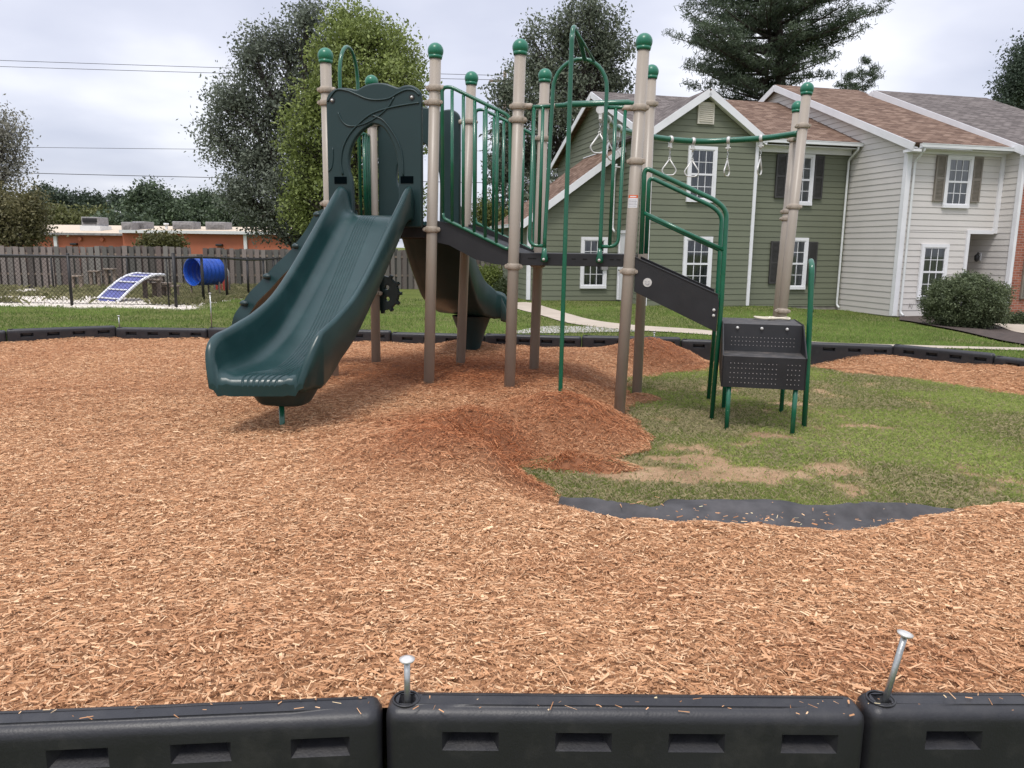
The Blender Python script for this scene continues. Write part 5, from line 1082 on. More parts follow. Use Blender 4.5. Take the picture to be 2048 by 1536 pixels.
# house peeking out behind
FH = root('far_house', (11.8, 42, -.4), 'bit of a grey roofed house showing between the front gable and the pine', 'house')
pk_ = atY(1352, 184, 42.0)
def wbox(m_, x0, x1, y0, y1, z0, z1): return m_.box(((x0+x1)/2, (y0+y1)/2, (z0+z1)/2), (x1-x0, y1-y0, z1-z0))
m_ = MB(); wbox(m_, pk_[0]-.3, pk_[0]+7, 41, 47, -.5, pk_[2]-1.2); m_.build('wall', M['beige'], FH)
roof_slab(FH, [(pk_[0]-1.4, 40.4, pk_[2]-1.2), (pk_[0]+7.4, 40.4, pk_[2]-1.2), (pk_[0]+7.4, 44, pk_[2]), (pk_[0]-.1, 44, pk_[2])], M['roofgrey'])

# ------------------------------------------------------------------ wooden fence, chain link fence
fp = np.array([(-27, 32.0), (-18, 33.0), (-10, 34.4), (-3, 36.8), (1.6, 38.4)]); fd = np.r_[0, np.cumsum(np.hypot(*np.diff(fp, axis=0).T))]
WF = root('wooden_fence', (-10, 34.4, -.55), 'weathered grey board on board fence with gaps behind the dog park', 'fence')
V = []; cc = []; s_ = 0; k = 0
while s_ < fd[-1]:
    x_, y_ = np.interp(s_, fd, fp[:, 0]), np.interp(s_, fd, fp[:, 1]); x2, y2 = np.interp(s_+.1, fd, fp[:, 0]), np.interp(s_+.1, fd, fp[:, 1]); d_ = np.array([x2-x_, y2-y_, 0]); d_ /= np.linalg.norm(d_)+1e-9; n_ = np.array([d_[1], -d_[0], 0])
    z0 = gzs(x_, y_)-.05; pxx = 1024+F*x_/y_; top = 1.235+.06*random.random()-(.30 if 384 < pxx < 412 else 0)+.04*sin(s_*.7)
    front = (k % 2 == 0); wv = .085+.01*random.random(); c = np.array([x_, y_, 0])+n_*(.045 if front else -.03); tl = random.uniform(-.012, .012)
    bx_ = []
    for zz in (z0, top-(0 if True else 0)):
        for a, b_ in ((-1, -1), (1, -1), (1, 1), (-1, 1)): bx_.append(c+d_*(a*wv+tl*(zz-z0))+n_*b_*.011+ZZ*zz)
    V.append(bx_); g_ = random.uniform(.55, 1.3)*(1 if front else .8); cc.append(np.array([.175, .160, .145])*g_+np.array([random.uniform(-.01, .02), 0, 0])); s_ += .135 if True else 0; k += 1
box_f = [(0, 1, 5, 4), (1, 2, 6, 5), (2, 3, 7, 6), (3, 0, 4, 7), (4, 5, 6, 7), (3, 2, 1, 0)]
soup('boards', np.array(V), box_f, np.array(cc), M['boards'], WF)
m_ = MB()
for zz in (.95, .1):
    for i in range(len(fp)-1): m_.bar((fp[i][0], fp[i][1]+.01, zz), (fp[i+1][0], fp[i+1][1]+.01, zz), .04, .09)
m_.build('rail', M['wood'], WF)
CF = root('chain_link_fence', (-8.12, 18.6, -.1), 'black chain link fence round the white stone dog park', 'fence')
runs = [[(-24, 19.6), (-19.2, 19.2), (-16.2, 19.0), (-13.4, 18.9), (-10.75, 18.8), (-8.12, 18.6)], [(-8.12, 18.6), (-8.13, 20.3), (-8.25, 22.3), (-8.55, 25.0), (-9.0, 28.0), (-9.4, 31.0), (-9.7, 34.0)], [(-9.3, 30.2), (-12, 29.9), (-14.7, 29.6), (-17.4, 29.3), (-20, 29.0)]]
seen = set()
for r_ in runs:
    for p_ in r_:
        if p_ in seen: continue
        seen.add(p_); g0 = gzs(*p_); big = p_ == (-8.12, 18.6); m_ = MB(); tp = g0+1.24+(.04 if big else 0); m_.tube([(p_[0], p_[1], g0-.1), (p_[0], p_[1], tp)], .036 if big else .036, 10); m_.sphere((p_[0], p_[1], tp), (.038, .038, .03), 10, 6); m_.build('post', M['chain'], CF)
    m_ = MB(); m_.tube([(p_[0], p_[1], gzs(*p_)+1.19) for p_ in r_], .030, 8); m_.tube([(p_[0], p_[1], gzs(*p_)+.06) for p_ in r_], .007, 6); m_.build('rail', M['chain'], CF)
m_ = MB(); m_.tube([(-8.30, 18.62, -.12), (-8.30, 18.62, 1.12)], .02, 8); m_.tube([(-8.30, 18.62, 1.10), (-8.12, 18.6, 1.10)], .015, 8); m_.build('gate_bar', M['chain'], CF)
for r_ in runs[:2]:
    V = []; w_ = .0048
    for p_, q_ in zip(r_[:-1], r_[1:]):
        p3 = np.array([p_[0], p_[1], gzs(*p_)]); q3 = np.array([q_[0], q_[1], gzs(*q_)]); Lg = np.linalg.norm(q3-p3); d_ = (q3-p3)/Lg; Hh = 1.13; st_ = .10; s0 = -Hh
        while s0 < Lg:
            for sg in (1, -1):
                a = s0; a2 = s0+Hh; z0, z1 = (.05, .05+Hh) if sg > 0 else (.05+Hh, .05)
                if a < 0: t_ = -a/(a2-a); z0 = z0+(z1-z0)*t_; aa = 0
                else: aa = a
                bb = a2
                if a2 > Lg: t_ = (Lg-a)/(a2-a); z1 = (.05 if sg > 0 else .05+Hh)+((.05+Hh) if sg > 0 else .05)*t_-(.05 if sg > 0 else .05+Hh)*t_; bb = Lg
                if bb-aa > .02: A_ = p3+d_*aa+ZZ*z0; B_ = p3+d_*bb+ZZ*z1; V.append([A_-ZZ*w_, B_-ZZ*w_, B_+ZZ*w_, A_+ZZ*w_])
            s0 += st_
    soup('netting', np.array(V), [(0, 1, 2, 3)], np.tile([.02, .019, .018], (len(V), 1)), M['boards'], CF)

# ------------------------------------------------------------------ dog park equipment
rp = np.array([-10.75, 20.35, gzs(-10.6, 20.6)]); rd = np.array([.55, .835, 0]); rw = np.array([.835, -.55, 0])*1.32
DR = root('dog_ramp', tuple(rp), 'curved faded blue dog ramp with white slats behind the chain link fence', 'dog ramp')
prof = [(s_, .70*sin(min(1, s_/1.25)*pi/2)**1.1) for s_ in np.linspace(0, 1.30, 16)]; V = []
for s_, z in prof:
    for w_ in (-.36, .36):
        for dz in (0, -.05): V.append(rp+rd*s_+rw*w_+ZZ*(z+dz))
m_ = MB(); Fs = []
for i in range(15): o_ = 4*i; Fs += [(o_, o_+2, o_+6, o_+4), (o_+1, o_+5, o_+7, o_+3), (o_, o_+4, o_+5, o_+1), (o_+2, o_+3, o_+7, o_+6)]
m_.add(V, Fs, True); m_.build('ramp_board', M['purpleblue'], DR)
for w_ in (-.385, .385): m_ = MB(); m_.tube([rp+rd*s_+rw*w_+ZZ*z for s_, z in prof]+[rp+rd*1.42+rw*w_+ZZ*.68], .038, 8); m_.build('side_rail', M['white'], DR)
for k in range(5):
    s_ = .10+.27*k; z = .70*sin(s_/1.25*pi/2)**1.1+.02 if s_ < 1.25 else .72; m_ = MB(); a, b_ = rp+rd*s_-rw*.25+ZZ*z, rp+rd*s_+rw*.25+ZZ*z; m_.bar(a, b_, .07, .03)
    for e_, sg in ((a, -1), (b_, 1)):
        for q_ in (-1, 1): m_.sphere(e_+rw*.02*sg+rd*.035*q_, (.045, .045, .02), 10, 6)
    m_.build('slat', M['white'], DR)
def bench(p, L_, w_, zt, label, group=None, nleg=2, dirv=(1, 0.1, 0)):
    d_ = np.array(dirv, float); d_ /= np.linalg.norm(d_); n_ = np.array([-d_[1], d_[0], 0]); g0 = gzs(p[0], p[1]); r_ = root('platform_step', (p[0], p[1], g0), label, 'platform', group); c = np.array([p[0], p[1], 0])
    m_ = MB(); m_.box(c+ZZ*zt, (L_, w_, .05), [d_, n_, ZZ]); m_.build('board', M['wood'], r_, bevel=.008)
    for sg in (-1, 1): m_ = MB(); m_.box(c+d_*sg*L_*.36+ZZ*((g0+zt)/2-.02), (.10, .10, zt-g0), [d_, n_, ZZ]); m_.build('leg', M['wood'], r_)
for px_, Y_, py_, wd_, lb in ((303, 21.6, 560, .52, 'highest of three stepped grey platforms beside the blue dog ramp'), (322, 21.9, 567, .52, 'middle one of three stepped grey platforms beside the blue dog ramp'), (340, 22.0, 572, .50, 'lowest of three stepped grey platforms by the fence corner post'),
        (153, 28.0, 552, .40, 'lowest small table near the board fence, left in the dog park'), (189, 28.6, 542.5, .38, 'middle small table near the board fence in the dog park'), (220, 28.8, 538, .40, 'highest small table near the board fence above the ramp')):
    q_ = atY(px_, py_, Y_); bench((q_[0], q_[1]), wd_, .34, q_[2], lb, 'stepping platforms in the dog park')
tc_ = atY(385, 544, 23.2); td = np.array([.50, .866, 0]); td /= np.linalg.norm(td); ts = np.array([-td[1], td[0], 0])
DT = root('dog_tunnel', (tc_[0], tc_[1], gzs(tc_[0], tc_[1])), 'bright blue plastic dog tunnel raised behind the chain link fence', 'dog tunnel')
m_ = MB(); V = []; nT = 36; secs = []
for i in range(26):
    s_ = i/25*.86; rr = .40+.012*sin(i*2*pi/4.2)+(.02 if i in (0, 25) else 0); secs.append((s_, rr))
for i in range(25, -1, -1): secs.append((i/25*.86, secs[i][1]-.022))
for s_, rr in secs:
    for k in range(nT): t_ = 2*pi*k/nT; V.append(tc_+td*s_+ts*rr*cos(t_)+ZZ*rr*sin(t_))
m_.add(V, [(i*nT+k, i*nT+(k+1) % nT, ((i+1) % len(secs))*nT+(k+1) % nT, ((i+1) % len(secs))*nT+k) for i in range(len(secs)) for k in range(nT)], True); m_.build('tunnel_shell', M['blue'], DT)
for s_ in (.12, .74):
    for w_ in (-.25, .25): m_ = MB(); b_ = tc_+td*s_+ts*w_; m_.tube([(b_[0], b_[1], gzs(b_[0], b_[1])-.05), (b_[0], b_[1], tc_[2]-.30)], .03, 8); m_.build('leg', M['wood'], DT)
hc = atY(443, 552, 27.0); DH = root('dog_hurdle', (hc[0], hc[1], gzs(hc[0], hc[1])), 'small arched dog hurdle with dark red slats beside the blue tunnel', 'dog hurdle'); m_ = MB(); g0 = gzs(hc[0], hc[1])
m_.tube([(hc[0]-.26, hc[1], g0), (hc[0]-.26, hc[1], hc[2]+.1)]+[(hc[0]-.26*cos(t_), hc[1], hc[2]+.1+.22*sin(t_)) for t_ in np.linspace(0, pi, 10)]+[(hc[0]+.26, hc[1], g0)], .03, 8); m_.build('arch_frame', M['hvac'], DH)
for k in range(4): m_ = MB(); m_.box((hc[0]-.18+.12*k, hc[1], (hc[2]+.02+g0)/2+.05), (.07, .03, hc[2]-g0-.1)); m_.build('slat', M['red'], DH)

# ------------------------------------------------------------------ orange building
def at2(x, y, Y): q_ = atY(x, y, Y); return q_
OBd = root('orange_building', (-30, 62, -1.3), 'long low orange stucco building with tan metal roof beyond the board fence', 'building')
xa, xb, xc = at2(-80, 466, 60)[0], at2(255, 466, 60)[0], at2(640, 466, 60)[0]; zl = at2(150, 467, 60)[2]; zr = at2(380, 464.5, 60)[2]
m_ = MB(); wbox(m_, xa, xb, 60, 76, -1.6, zl); m_.build('wall', M['orange'], OBd); m_ = MB(); wbox(m_, xb, xc, 59.2, 76, -1.6, zr); m_.build('wall', M['orange'], OBd)
for x0, x1, y0, z0, tag_ in ((xa, xb-.02, 59.8, zl, 0), (xb-.02, xc, 59.0, zr, 1)):
    zt = at2(200, 450.5, 70)[2]; m_ = MB(); V = [(x0, y0, z0), (x1, y0, z0), (x1, 70, zt), (x0, 70, zt), (x0, y0, z0-.08), (x1, y0, z0-.08), (x1, 70, zt-.2), (x0, 70, zt-.2)]
    m_.add(V, [(0, 1, 2, 3), (4, 7, 6, 5), (0, 4, 5, 1), (1, 5, 6, 2), (3, 2, 6, 7), (0, 3, 7, 4)]); m_.build('roof', M['tanroof'], OBd); m_ = MB(); wbox(m_, x0, x1, y0-.25, y0-.01, z0-.12, z0+(.10 if tag_ else .05)); m_.build('gutter', M['gutter'] if tag_ else M['hvac'], OBd)
for px_, yy in ((110, 59.8), (289, 59.0), (490, 59.0)): q_ = at2(px_, 480, yy); m_ = MB(); wbox(m_, q_[0]-.12, q_[0]+.12, yy+.0, yy+.2 if False else yy+.19, -1.5, (zl if px_ < 200 else zr)-.1); m_.build('downspout', M['gutter'], OBd)
for px_, py_ in ((135, 488), (438, 490)): q_ = at2(px_, py_, 59.0); m_ = MB(); m_.box((q_[0], 59.05 if px_ > 300 else 59.85, q_[2]), (.5, .3, .16)); m_.build('wall_lamp', M['black'], OBd, bevel=.04)
for px_, py_ in ((162, 478), (206, 479), (358, 477)): q_ = at2(px_, py_, 60); m_ = MB(); m_.ring((q_[0], 59.9 if px_ < 250 else 59.1, q_[2]), (0, 1, 0), .14, .25, n=10); m_.build('wall_vent', M['orange'], OBd)
for x0, x1, y0, y1, Y_, lb in ((163, 196, 434, 449, 63, 'dark rooftop air unit stacked on a pale curb, leftmost on the orange building'), (243, 262, 444, 460, 62.5, 'bluish rooftop unit just left of the roof step'), (265, 290, 443, 455, 64, 'pale rooftop box right of the roof step'), (345, 386, 443, 458, 63.5, 'wide rooftop air unit in the middle of the right roof'), (411, 450, 444, 458, 63.5, 'wide rooftop air unit nearest the big dark tree')):
    a, b_ = at2(x0, y1, Y_), at2(x1, y0, Y_); r_ = root('rooftop_unit', ((a[0]+b_[0])/2, Y_, a[2]), lb, 'air unit', 'air units on the orange building'); m_ = MB(); wbox(m_, a[0], b_[0], Y_, Y_+1.6, a[2]-.1, b_[2]); m_.build('casing', M['hvac'], r_, bevel=.04)
    m_ = MB(); wbox(m_, a[0]+.1, b_[0]-.1, Y_-.03, Y_+.02, (a[2]+b_[2])/2-.1, b_[2]-.1)
    for k in range(5): wbox(m_, a[0]+.15, b_[0]-.15, Y_-.05, Y_-.02, a[2]+.08+.06*k, a[2]+.11+.06*k)
    m_.build('grille', M['black'] if x0 == 163 else M['hvac'], r_)
    m_ = MB(); wbox(m_, a[0]-.1, b_[0]+.15, Y_-.1, Y_+1.7, a[2]-(.55 if x0 == 163 else .18), a[2]-.08); m_.build('curb', M['gutter'] if x0 == 163 else M['hvac'], r_)
q_ = at2(333, 457, 63); m_ = MB(); m_.tube([(q_[0], 63, q_[2]-.3), (q_[0], 63, q_[2]+.25)], .1, 10); m_.tube([(q_[0], 63, q_[2]+.25), (q_[0], 63, q_[2]+.42)], .2, 10); vp = m_.build('vent_pipe', M['gutter']); tag(vp, 'small white vent pipe with a cap on the tan roof', 'vent pipe')

# ------------------------------------------------------------------ overhead wires and pole
def wire(p, q_, sag, label, r=.018):
    a, b_ = np.array(p), np.array(q_); m_ = MB(); m_.tube([a+(b_-a)*t_-ZZ*sag*4*t_*(1-t_) for t_ in np.linspace(0, 1, 24)], r, 6); tag(m_.build('overhead_wire', M['wire']), label, 'wire', 'overhead wires on the left')
for (x0, y0, x1, y1, Y_, lb) in ((-60, 118.5, 1010, 151, 52, 'highest thin overhead wire crossing the sky left of the dark tree'), (-60, 131, 1010, 160, 52, 'second overhead wire, close under the highest one'), (-60, 293, 1010, 302, 55, 'third overhead wire across the pale sky'), (-60, 343, 1010, 366, 50, 'lowest and darkest overhead wire above the far treeline')):
    wire(atY(x0, y0, Y_), atY(x1, y1, Y_), .05, lb, .022 if y0 > 300 else .016)
up_ = atY(1010, 151, 52); r_ = root('utility_pole', (up_[0], 52, -1.2), 'wooden utility pole hidden in the grey green tree behind the playground', 'utility pole'); m_ = MB(); m_.tube([(up_[0], 52, -1.5), (up_[0], 52, up_[2]+.3)], [.16, .11], 10); m_.build('pole', M['wood'], r_); m_ = MB(); wbox(m_, up_[0]-1, up_[0]+1, 51.9, 52.1, up_[2]-.4, up_[2]-.28); m_.build('crossarm', M['wood'], r_)
q_ = atY(241, 421, 98); r_ = root('utility_pole', (q_[0], 98, -1.3), 'distant pale utility pole with two crossarms above the orange building', 'utility pole'); m_ = MB(); m_.tube([(q_[0], 98, -1.5), (q_[0], 98, q_[2])], .14, 8); m_.build('pole', M['gutter'], r_)
for dz, w_ in ((-.1, .9), (-.85, 1.0)): m_ = MB(); wbox(m_, q_[0]-w_, q_[0]+w_, 97.9, 98.1, q_[2]+dz-.06, q_[2]+dz+.06); m_.build('crossarm', M['gutter'], r_)

# ------------------------------------------------------------------ vegetation
def leafsoup(cent, n_per, rad, size, lo, hi, aspect=.5, tone=None, flat=1.0, rs=None):
    rs = rs or RS; N_ = len(cent); c = np.repeat(cent, n_per, axis=0); n = len(c); c = c+rs.randn(n, 3)*rad*np.array([1, 1, flat])
    a = rs.randn(n, 3); a[:, 2] -= .3; a /= np.linalg.norm(a, axis=1)[:, None]; b_ = rs.randn(n, 3); b_ -= a*(a*b_).sum(1)[:, None]; b_ /= np.linalg.norm(b_, axis=1)[:, None]
    s_ = (size*(.6+.8*rs.rand(n)))[:, None]; V = np.stack([c-a*s_, c+b_*s_*aspect+a*s_*.1, c+a*s_, c-b_*s_*aspect+a*s_*.1], 1)
    tn = rs.rand(N_) if tone is None else tone; tn = np.repeat(tn, n_per)*.6+rs.rand(n)*.4; cc = np.array(lo)+(np.array(hi)-np.array(lo))*tn[:, None]; return V, cc
def lobes_world(lobes, Y, rs, dy=.8):
    L_ = []
    for (x_, y_, rx, ry) in lobes:
        k = Y/F; yy = Y+rs.uniform(-1, 1)*dy*rx*k*.8; c = atY(x_, y_, yy); L_.append((c, np.array([rx*k, (rx+ry)/2*k, ry*k])))
    return L_
def tree(name, label, cat, Y, base_px, lobes, ncl, per, leaf, lo, hi, trad=.2, crad=.35, seed=1, group=None, bark=None, zb=None, twigs=.25, shell=.5, extra_trunks=None):
    rs = np.random.RandomState(seed); xb_ = atY(base_px, 500, Y)[0]; zb = gzs(xb_, Y)-.1 if zb is None else zb; r_ = root(name, (xb_, Y, zb), label, cat, group)
    LW = lobes_world(lobes, Y, rs); wts = np.array([l_[1][0]*l_[1][2] for l_ in LW]); wts /= wts.sum(); ch = rs.choice(len(LW), ncl, p=wts)
    dv_ = rs.randn(ncl, 3); dv_ /= np.linalg.norm(dv_, axis=1)[:, None]; rr = rs.rand(ncl)**shell
    cen = np.array([LW[i][0]+LW[i][1]*dv_[j]*rr[j] for j, i in enumerate(ch)])
    V, cc = leafsoup(cen, per, crad, leaf, lo, hi, rs=rs); soup('crown', V, [(0, 1, 2, 3)], cc, M['leaf'], r_)
    m_ = MB(); top = max(l_[0][2] for l_ in LW); topc = [l_[0] for l_ in LW if l_[0][2] == top][0]; base = np.array([xb_, Y, zb])
    main = catmull([base, base+(np.array([topc[0], topc[1], top])-base)*.35+np.array([rs.uniform(-.2, .2), 0, 0]), base+(topc-base)*.7, topc], 6); mr = np.linspace(trad, trad*.15, len(main)); m_.tube(main, mr, 8)
    for i, (c, rad) in enumerate(LW):
        t_ = np.clip((c[2]-zb)/(top-zb)*.55, .12, .8); st_ = main[int(t_*(len(main)-1))]; mid = st_+(c-st_)*.5+np.array([0, 0, .08*np.linalg.norm(c-st_)]); pts_ = catmull([st_, mid, c], 5); m_.tube(pts_, np.linspace(trad*.38, trad*.10, len(pts_)), 6, caps=False)
        ids = np.where(ch == i)[0]; rs.shuffle(ids)
        for j in ids[:int(len(ids)*twigs)]:
            e_ = cen[j]; k = rs.randint(2, len(pts_)); s0 = pts_[k]; m_.tube([s0, (s0+e_)/2+rs.randn(3)*.08, e_], [trad*.09, trad*.06, trad*.03], 4, caps=False)
    m_.build('trunk', bark or M['bark'], r_); return r_
tree('broadleaf_tree', 'tall dark grey green tree with a ragged crown, left of the slide tower', 'tree', 40, 590, [(615, 35, 45, 38), (570, 95, 75, 50), (500, 115, 45, 55), (640, 120, 70, 80), (470, 205, 62, 50), (560, 215, 90, 70), (440, 275, 52, 55), (520, 320, 90, 60), (480, 385, 65, 40), (590, 400, 80, 70), (650, 300, 70, 90), (540, 440, 55, 45), (620, 460, 70, 40)],
     1700, 34, .084, (.075, .092, .066), (.25, .28, .215), .26, .27, 5, twigs=.6, shell=.7)
tree('broadleaf_tree', 'yellow green tree with a rounded crown right behind the slide tower', 'tree', 36.5, 735, [(690, 45, 55, 35), (735, 80, 80, 50), (790, 115, 60, 50), (675, 115, 65, 55), (735, 160, 100, 50), (645, 185, 60, 45), (815, 190, 45, 70), (615, 240, 50, 35), (710, 250, 100, 60), (600, 290, 40, 35), (790, 290, 60, 70), (640, 340, 70, 45), (600, 385, 40, 30), (720, 370, 100, 60), (800, 400, 50, 60), (640, 430, 80, 40), (740, 450, 90, 30), (835, 250, 25, 60)],
     1800, 34, .082, (.10, .135, .035), (.33, .39, .12), .24, .24, 6, twigs=.45, shell=.7)
tree('broadleaf_tree', 'grey green tree rising behind the bridge and the sliding pole', 'tree', 43, 1120, [(1185, 25, 55, 35), (1130, 75, 50, 45), (1205, 90, 65, 55), (1065, 75, 25, 35), (1070, 140, 60, 50), (1155, 160, 95, 60), (1225, 160, 40, 45), (1025, 190, 45, 40), (1090, 230, 95, 55), (1180, 260, 60, 50), (1010, 265, 38, 50), (1060, 320, 85, 60), (1000, 350, 35, 50), (1090, 400, 60, 60), (1020, 430, 45, 50), (1160, 330, 40, 60)],
     1650, 34, .088, (.065, .083, .055), (.24, .27, .19), .25, .25, 7, twigs=.6, shell=.7)
tree('shrub', 'olive yellow bushes under the grey green tree behind the bridge', 'shrub', 40.5, 985, [(975, 430, 25, 30), (1000, 460, 40, 28), (960, 470, 25, 25)], 260, 40, .075, (.075, .09, .018), (.21, .22, .06), .07, .25, 8)
tree('broadleaf_tree', 'sparse reddish grey tree cut by the left edge, twigs showing', 'tree', 37, -15, [(12, 262, 38, 34), (-10, 300, 45, 40), (30, 310, 26, 30), (10, 350, 42, 22), (-30, 240, 40, 40)], 260, 20, .070, (.13, .125, .10), (.34, .33, .27), .16, .30, 9, twigs=.8)
tree('broadleaf_tree', 'low olive and rust coloured tree cut by the left edge above the board fence', 'tree', 35.5, 10, [(5, 420, 50, 40), (55, 410, 28, 30), (70, 445, 26, 26), (15, 468, 60, 26), (60, 470, 25, 18)], 520, 30, .070, (.07, .075, .03), (.25, .22, .11), .14, .28, 10, twigs=.3)
tree('shrub', 'upright olive bush in front of the orange building', 'shrub', 44, 322, [(322, 488, 30, 12), (303, 492, 18, 10), (345, 490, 18, 10)], 150, 40, .09, (.06, .07, .02), (.16, .15, .06), .05, .25, 11)
tree('shrub', 'yellow green bush by the board fence seen under the ramp bridge', 'shrub', 31, 968, [(965, 562, 26, 22), (985, 555, 16, 20), (950, 580, 18, 16), (978, 585, 24, 14)], 420, 40, .040, (.07, .10, .018), (.22, .27, .06), .05, .16, 12)
tree('shrub', 'dark green bush at the corner of the green house', 'shrub', 28, 1016, [(1016, 580, 22, 20), (1035, 592, 14, 12), (1000, 592, 14, 12)], 300, 40, .035, (.03, .045, .018), (.09, .12, .045), .04, .14, 13)
far = [(-30, 402, 60, 40, 112, 'dark far tree cut by the left edge behind the orange building'), (88, 398, 30, 28, 118, 'tallest dark round tree left in the far treeline'), (120, 405, 22, 24, 110, 'dark far tree right beside the tallest one on the left'), (160, 410, 28, 24, 115, 'rounded far tree in the middle of the left treeline'), (193, 412, 20, 20, 108, 'last dark tree before the dip in the far treeline'),
       (62, 430, 40, 22, 92, 'mid green tree low in front of the left treeline'), (120, 440, 32, 16, 84, 'yellowish low tree behind the left rooftop unit'), (190, 442, 40, 16, 88, 'low olive tree behind the orange building roof'), (240, 408, 20, 20, 116, 'small dark tree at the right side of the treeline dip'), (262, 430, 38, 26, 100, 'mid green tree beneath the distant utility pole'),
       (300, 392, 42, 30, 98, 'broad light green tree standing highest in the far treeline'), (335, 425, 42, 30, 96, 'green tree adjoining the highest one on its right'), (385, 412, 34, 22, 104, 'far tree behind the middle rooftop unit'), (425, 405, 42, 26, 100, 'far green tree left of the big dark crown'), (470, 425, 50, 34, 95, 'far tree half hidden by the big dark crown'), (240, 450, 60, 12, 82, 'low dark hedge of trees along the orange roof')]
for i, (x_, y_, rx, ry, Y_, lb) in enumerate(far):
    yel = i in (6, 7); lb_ = [(x_, y_, rx*.75, ry*.8), (x_-rx*.55, y_+ry*.45, rx*.5, ry*.6), (x_+rx*.55, y_+ry*.45, rx*.5, ry*.6), (x_, y_+ry*1.0, rx*.95, ry*.8), (x_-rx*.3, y_+ry*1.8, rx*.7, ry*.8), (x_+rx*.4, y_+ry*1.8, rx*.7, ry*.8)]
    dk = (.030, .045, .030) if not yel else (.07, .08, .025); hi_ = (.085, .115, .070) if i < 5 or i == 8 else ((.20, .21, .08) if yel else (.14, .19, .10))
    tree('background_tree', lb, 'tree', Y_, x_, lb_, 420, 26, .21, dk, hi_, .3, .55, 40+i, 'trees in the far treeline', twigs=.0, shell=.4)
# white pine behind the houses
def pine(label, Y, px, zt_px, tiers, seed, trad, tuft=.22, per=24, name='pine_tree', nl=.15):
    rs = np.random.RandomState(seed); k = Y/F; b0_ = atY(px, 500, Y); zb = gzs(b0_[0], Y)-.2; top = atY(px, zt_px, Y); r_ = root(name, (b0_[0], Y, zb), label, 'tree'); m_ = MB(); m_.tube([(b0_[0], Y, zb), (b0_[0], Y, (zb+top[2])/2), (top[0], Y, top[2])], [trad, trad*.65, trad*.08], 9)
    cen = []
    for (py_, lpx, rpx, nb_) in tiers:
        zc = atY(px, py_, Y)[2]
        for b_ in range(nb_):
            an_ = rs.uniform(0, 2*pi); rr = (rpx if cos(an_) > 0 else lpx)*k; rr = rr*(abs(cos(an_))+.8*abs(sin(an_)))*rs.uniform(.65, 1.08); z0 = zc+rs.uniform(-.35, .35); d_ = np.array([cos(an_), sin(an_), 0]); s0 = np.array([b0_[0]+(top[0]-b0_[0])*.5, Y, z0-rr*.05]); rise = rs.uniform(.10, .32)
            P_ = lambda t_: s0+d_*rr*t_+ZZ*rr*rise*t_**1.6
            m_.tube([P_(t_) for t_ in (0, .3, .6, .85, 1)], [trad*.22, trad*.15, trad*.09, trad*.05, .01], 5, caps=False)
            nt_ = max(5, int(rr*5.0))
            for q2 in range(nt_):
                t_ = .22+.80*(q2+rs.rand())/nt_; sd_ = rs.uniform(-1, 1)*rr*.17*(1.15-t_*.6); c = P_(min(1, t_))+np.array([-d_[1], d_[0], 0])*sd_+ZZ*rs.uniform(-.04, .22); cen.append(c)
                if rs.rand() < .5: m_.tube([P_(min(1, t_)), c], [.018, .008], 3, caps=False)
    cen = np.array(cen); n = len(cen)*per; c = np.repeat(cen, per, axis=0)+rs.randn(n, 3)*np.array([tuft*.75, tuft*.75, tuft*.42]); a = rs.randn(n, 3); a[:, 2] += .5; a /= np.linalg.norm(a, axis=1)[:, None]; s_ = np.cross(a, rs.randn(n, 3)); s_ /= np.linalg.norm(s_, axis=1)[:, None]; ln = nl*(.6+.8*rs.rand(n))[:, None]; w_ = nl*.12
    V = np.stack([c-a*ln*.5-s_*w_, c-a*ln*.5+s_*w_, c+a*ln+s_*w_*.7, c+a*ln-s_*w_*.7], 1); tn = np.repeat(rs.rand(len(cen)), per)*.6+rs.rand(n)*.4; cc = np.array([.024, .040, .024])+(np.array([.125, .165, .095])-np.array([.024, .040, .024]))*tn[:, None]
    soup('crown', V, [(0, 1, 2, 3)], cc, M['leaf'], r_); m_.build('trunk', M['bark'], r_); return r_
pine('huge dark pine with sweeping branches behind the green house roof', 44, 1537, -330, [(205, 60, 55, 6), (185, 120, 60, 9), (165, 95, 120, 9), (140, 150, 150, 12), (110, 180, 160, 14), (80, 155, 155, 14), (50, 130, 158, 14), (20, 125, 150, 14), (-10, 110, 145, 14), (-50, 110, 130, 12), (-100, 110, 120, 12), (-150, 90, 95, 10), (-210, 60, 60, 8), (-270, 35, 35, 6)], 21, .42)
pine('small wispy pine top above the brown roof ridge', 50, 1722, 112, [(175, 34, 28, 6), (160, 36, 26, 6), (145, 26, 24, 5), (128, 12, 16, 4)], 22, .10, .15, 15, nl=.13)
pine('small pale evergreen tip left of the wispy pine', 52, 1682, 138, [(182, 18, 20, 5), (168, 16, 18, 5), (152, 9, 9, 4)], 23, .09, .15, 15, nl=.13)
tree('broadleaf_tree', 'dark blue green tree cut by the right edge above the grey roof', 'tree', 44, 2075, [(2050, 120, 35, 35), (2025, 175, 38, 28), (2070, 190, 60, 50), (2010, 205, 24, 14), (2060, 150, 45, 40), (2100, 120, 60, 70)], 760, 34, .080, (.028, .045, .030), (.10, .135, .09), .2, .30, 24, twigs=.3)
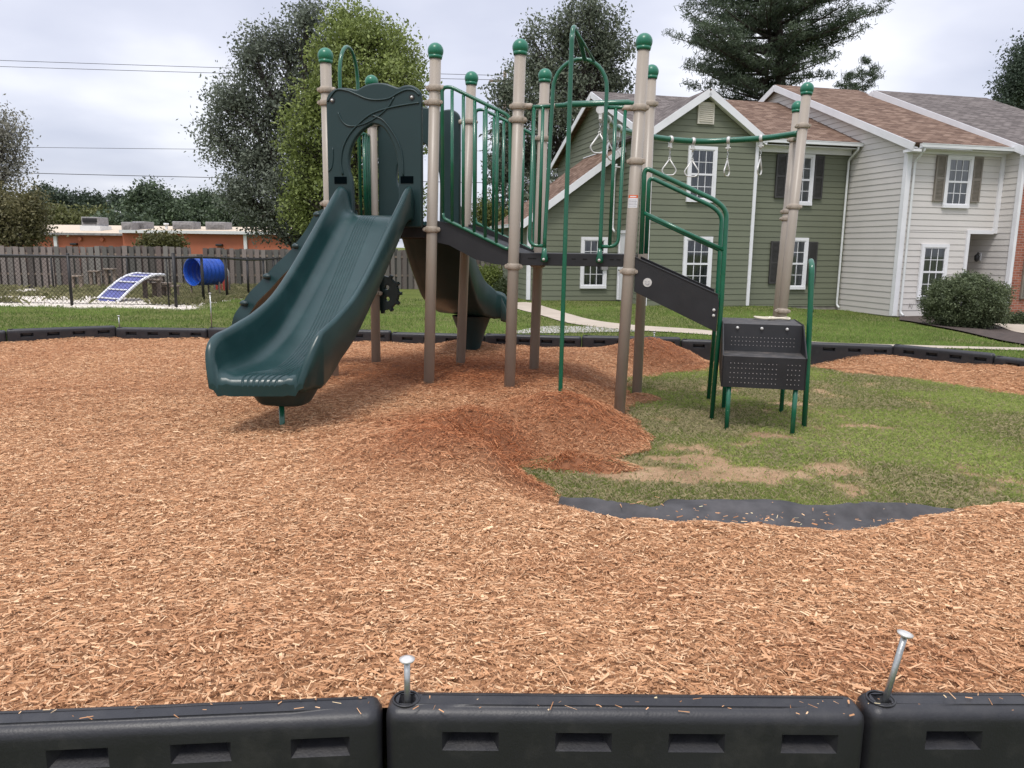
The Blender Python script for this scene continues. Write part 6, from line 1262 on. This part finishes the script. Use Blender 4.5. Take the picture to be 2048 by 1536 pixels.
# clipped round bush in front of the townhouse
rs = np.random.RandomState(31); bc = atY(1932, 606, 18.9); br_ = np.array([.93, .87, .64]); RB = root('round_bush', (bc[0], bc[1], gzs(bc[0], bc[1])), 'large clipped dark green round bush in front of the beige townhouse', 'bush')
n = 1500; dv_ = rs.randn(n, 3); dv_ /= np.linalg.norm(dv_, axis=1)[:, None]; lump = 1+.10*np.sin(dv_[:, 0]*5+1)*np.cos(dv_[:, 2]*6)+.05*rs.randn(n); cen = bc+dv_*br_*(lump*(1-.38*rs.rand(n)**1.7))[:, None]; cen[:, 2] = np.maximum(cen[:, 2], gzs(bc[0], bc[1])+.12)
V, cc = leafsoup(cen, 30, .055, .026, (.035, .052, .020), (.18, .215, .11), .5, rs=rs); soup('crown', V, [(0, 1, 2, 3)], cc, M['leaf'], RB)
m_ = MB(); g0 = gzs(bc[0], bc[1])
for k in range(9): t_ = 2*pi*k/9; m_.tube([(bc[0]+.06*cos(t_), bc[1]+.06*sin(t_), g0-.05), (bc[0]+.4*cos(t_), bc[1]+.4*sin(t_), g0+.5), (bc[0]+.65*cos(t_), bc[1]+.65*sin(t_), g0+1.0)], [.025, .018, .006], 6)
m_.build('trunk', M['bark'], RB)
rs = np.random.RandomState(32); q_ = gpt(2044, 652); m_r = root('low_shrub', (q_[0], q_[1], gzs(*q_)), 'small dark shrub at the right edge below the brick wall', 'shrub'); cen = np.array([q_[0], q_[1], gzs(*q_)+.15])+rs.randn(160, 3)*np.array([.35, .2, .09]); V, cc = leafsoup(cen, 26, .05, .03, (.022, .036, .014), (.10, .13, .06), rs=rs); soup('crown', V, [(0, 1, 2, 3)], cc, M['leaf'], m_r)
q_ = gpt(1812, 634); m_r = root('bare_shrub', (q_[0], q_[1], gzs(*q_)), 'small leafless brown twigs beside the downspout of the beige townhouse', 'shrub'); m_ = MB()
for k in range(16): a_ = rs.randn(2)*.10; m_.tube([(q_[0], q_[1], gzs(*q_)), (q_[0]+a_[0]*.6, q_[1]+a_[1], gzs(*q_)+.22), (q_[0]+a_[0], q_[1]+a_[1]*1.5, gzs(*q_)+.42)], [.008, .006, .003], 5)
m_.build('twigs', M['bark'], m_r)
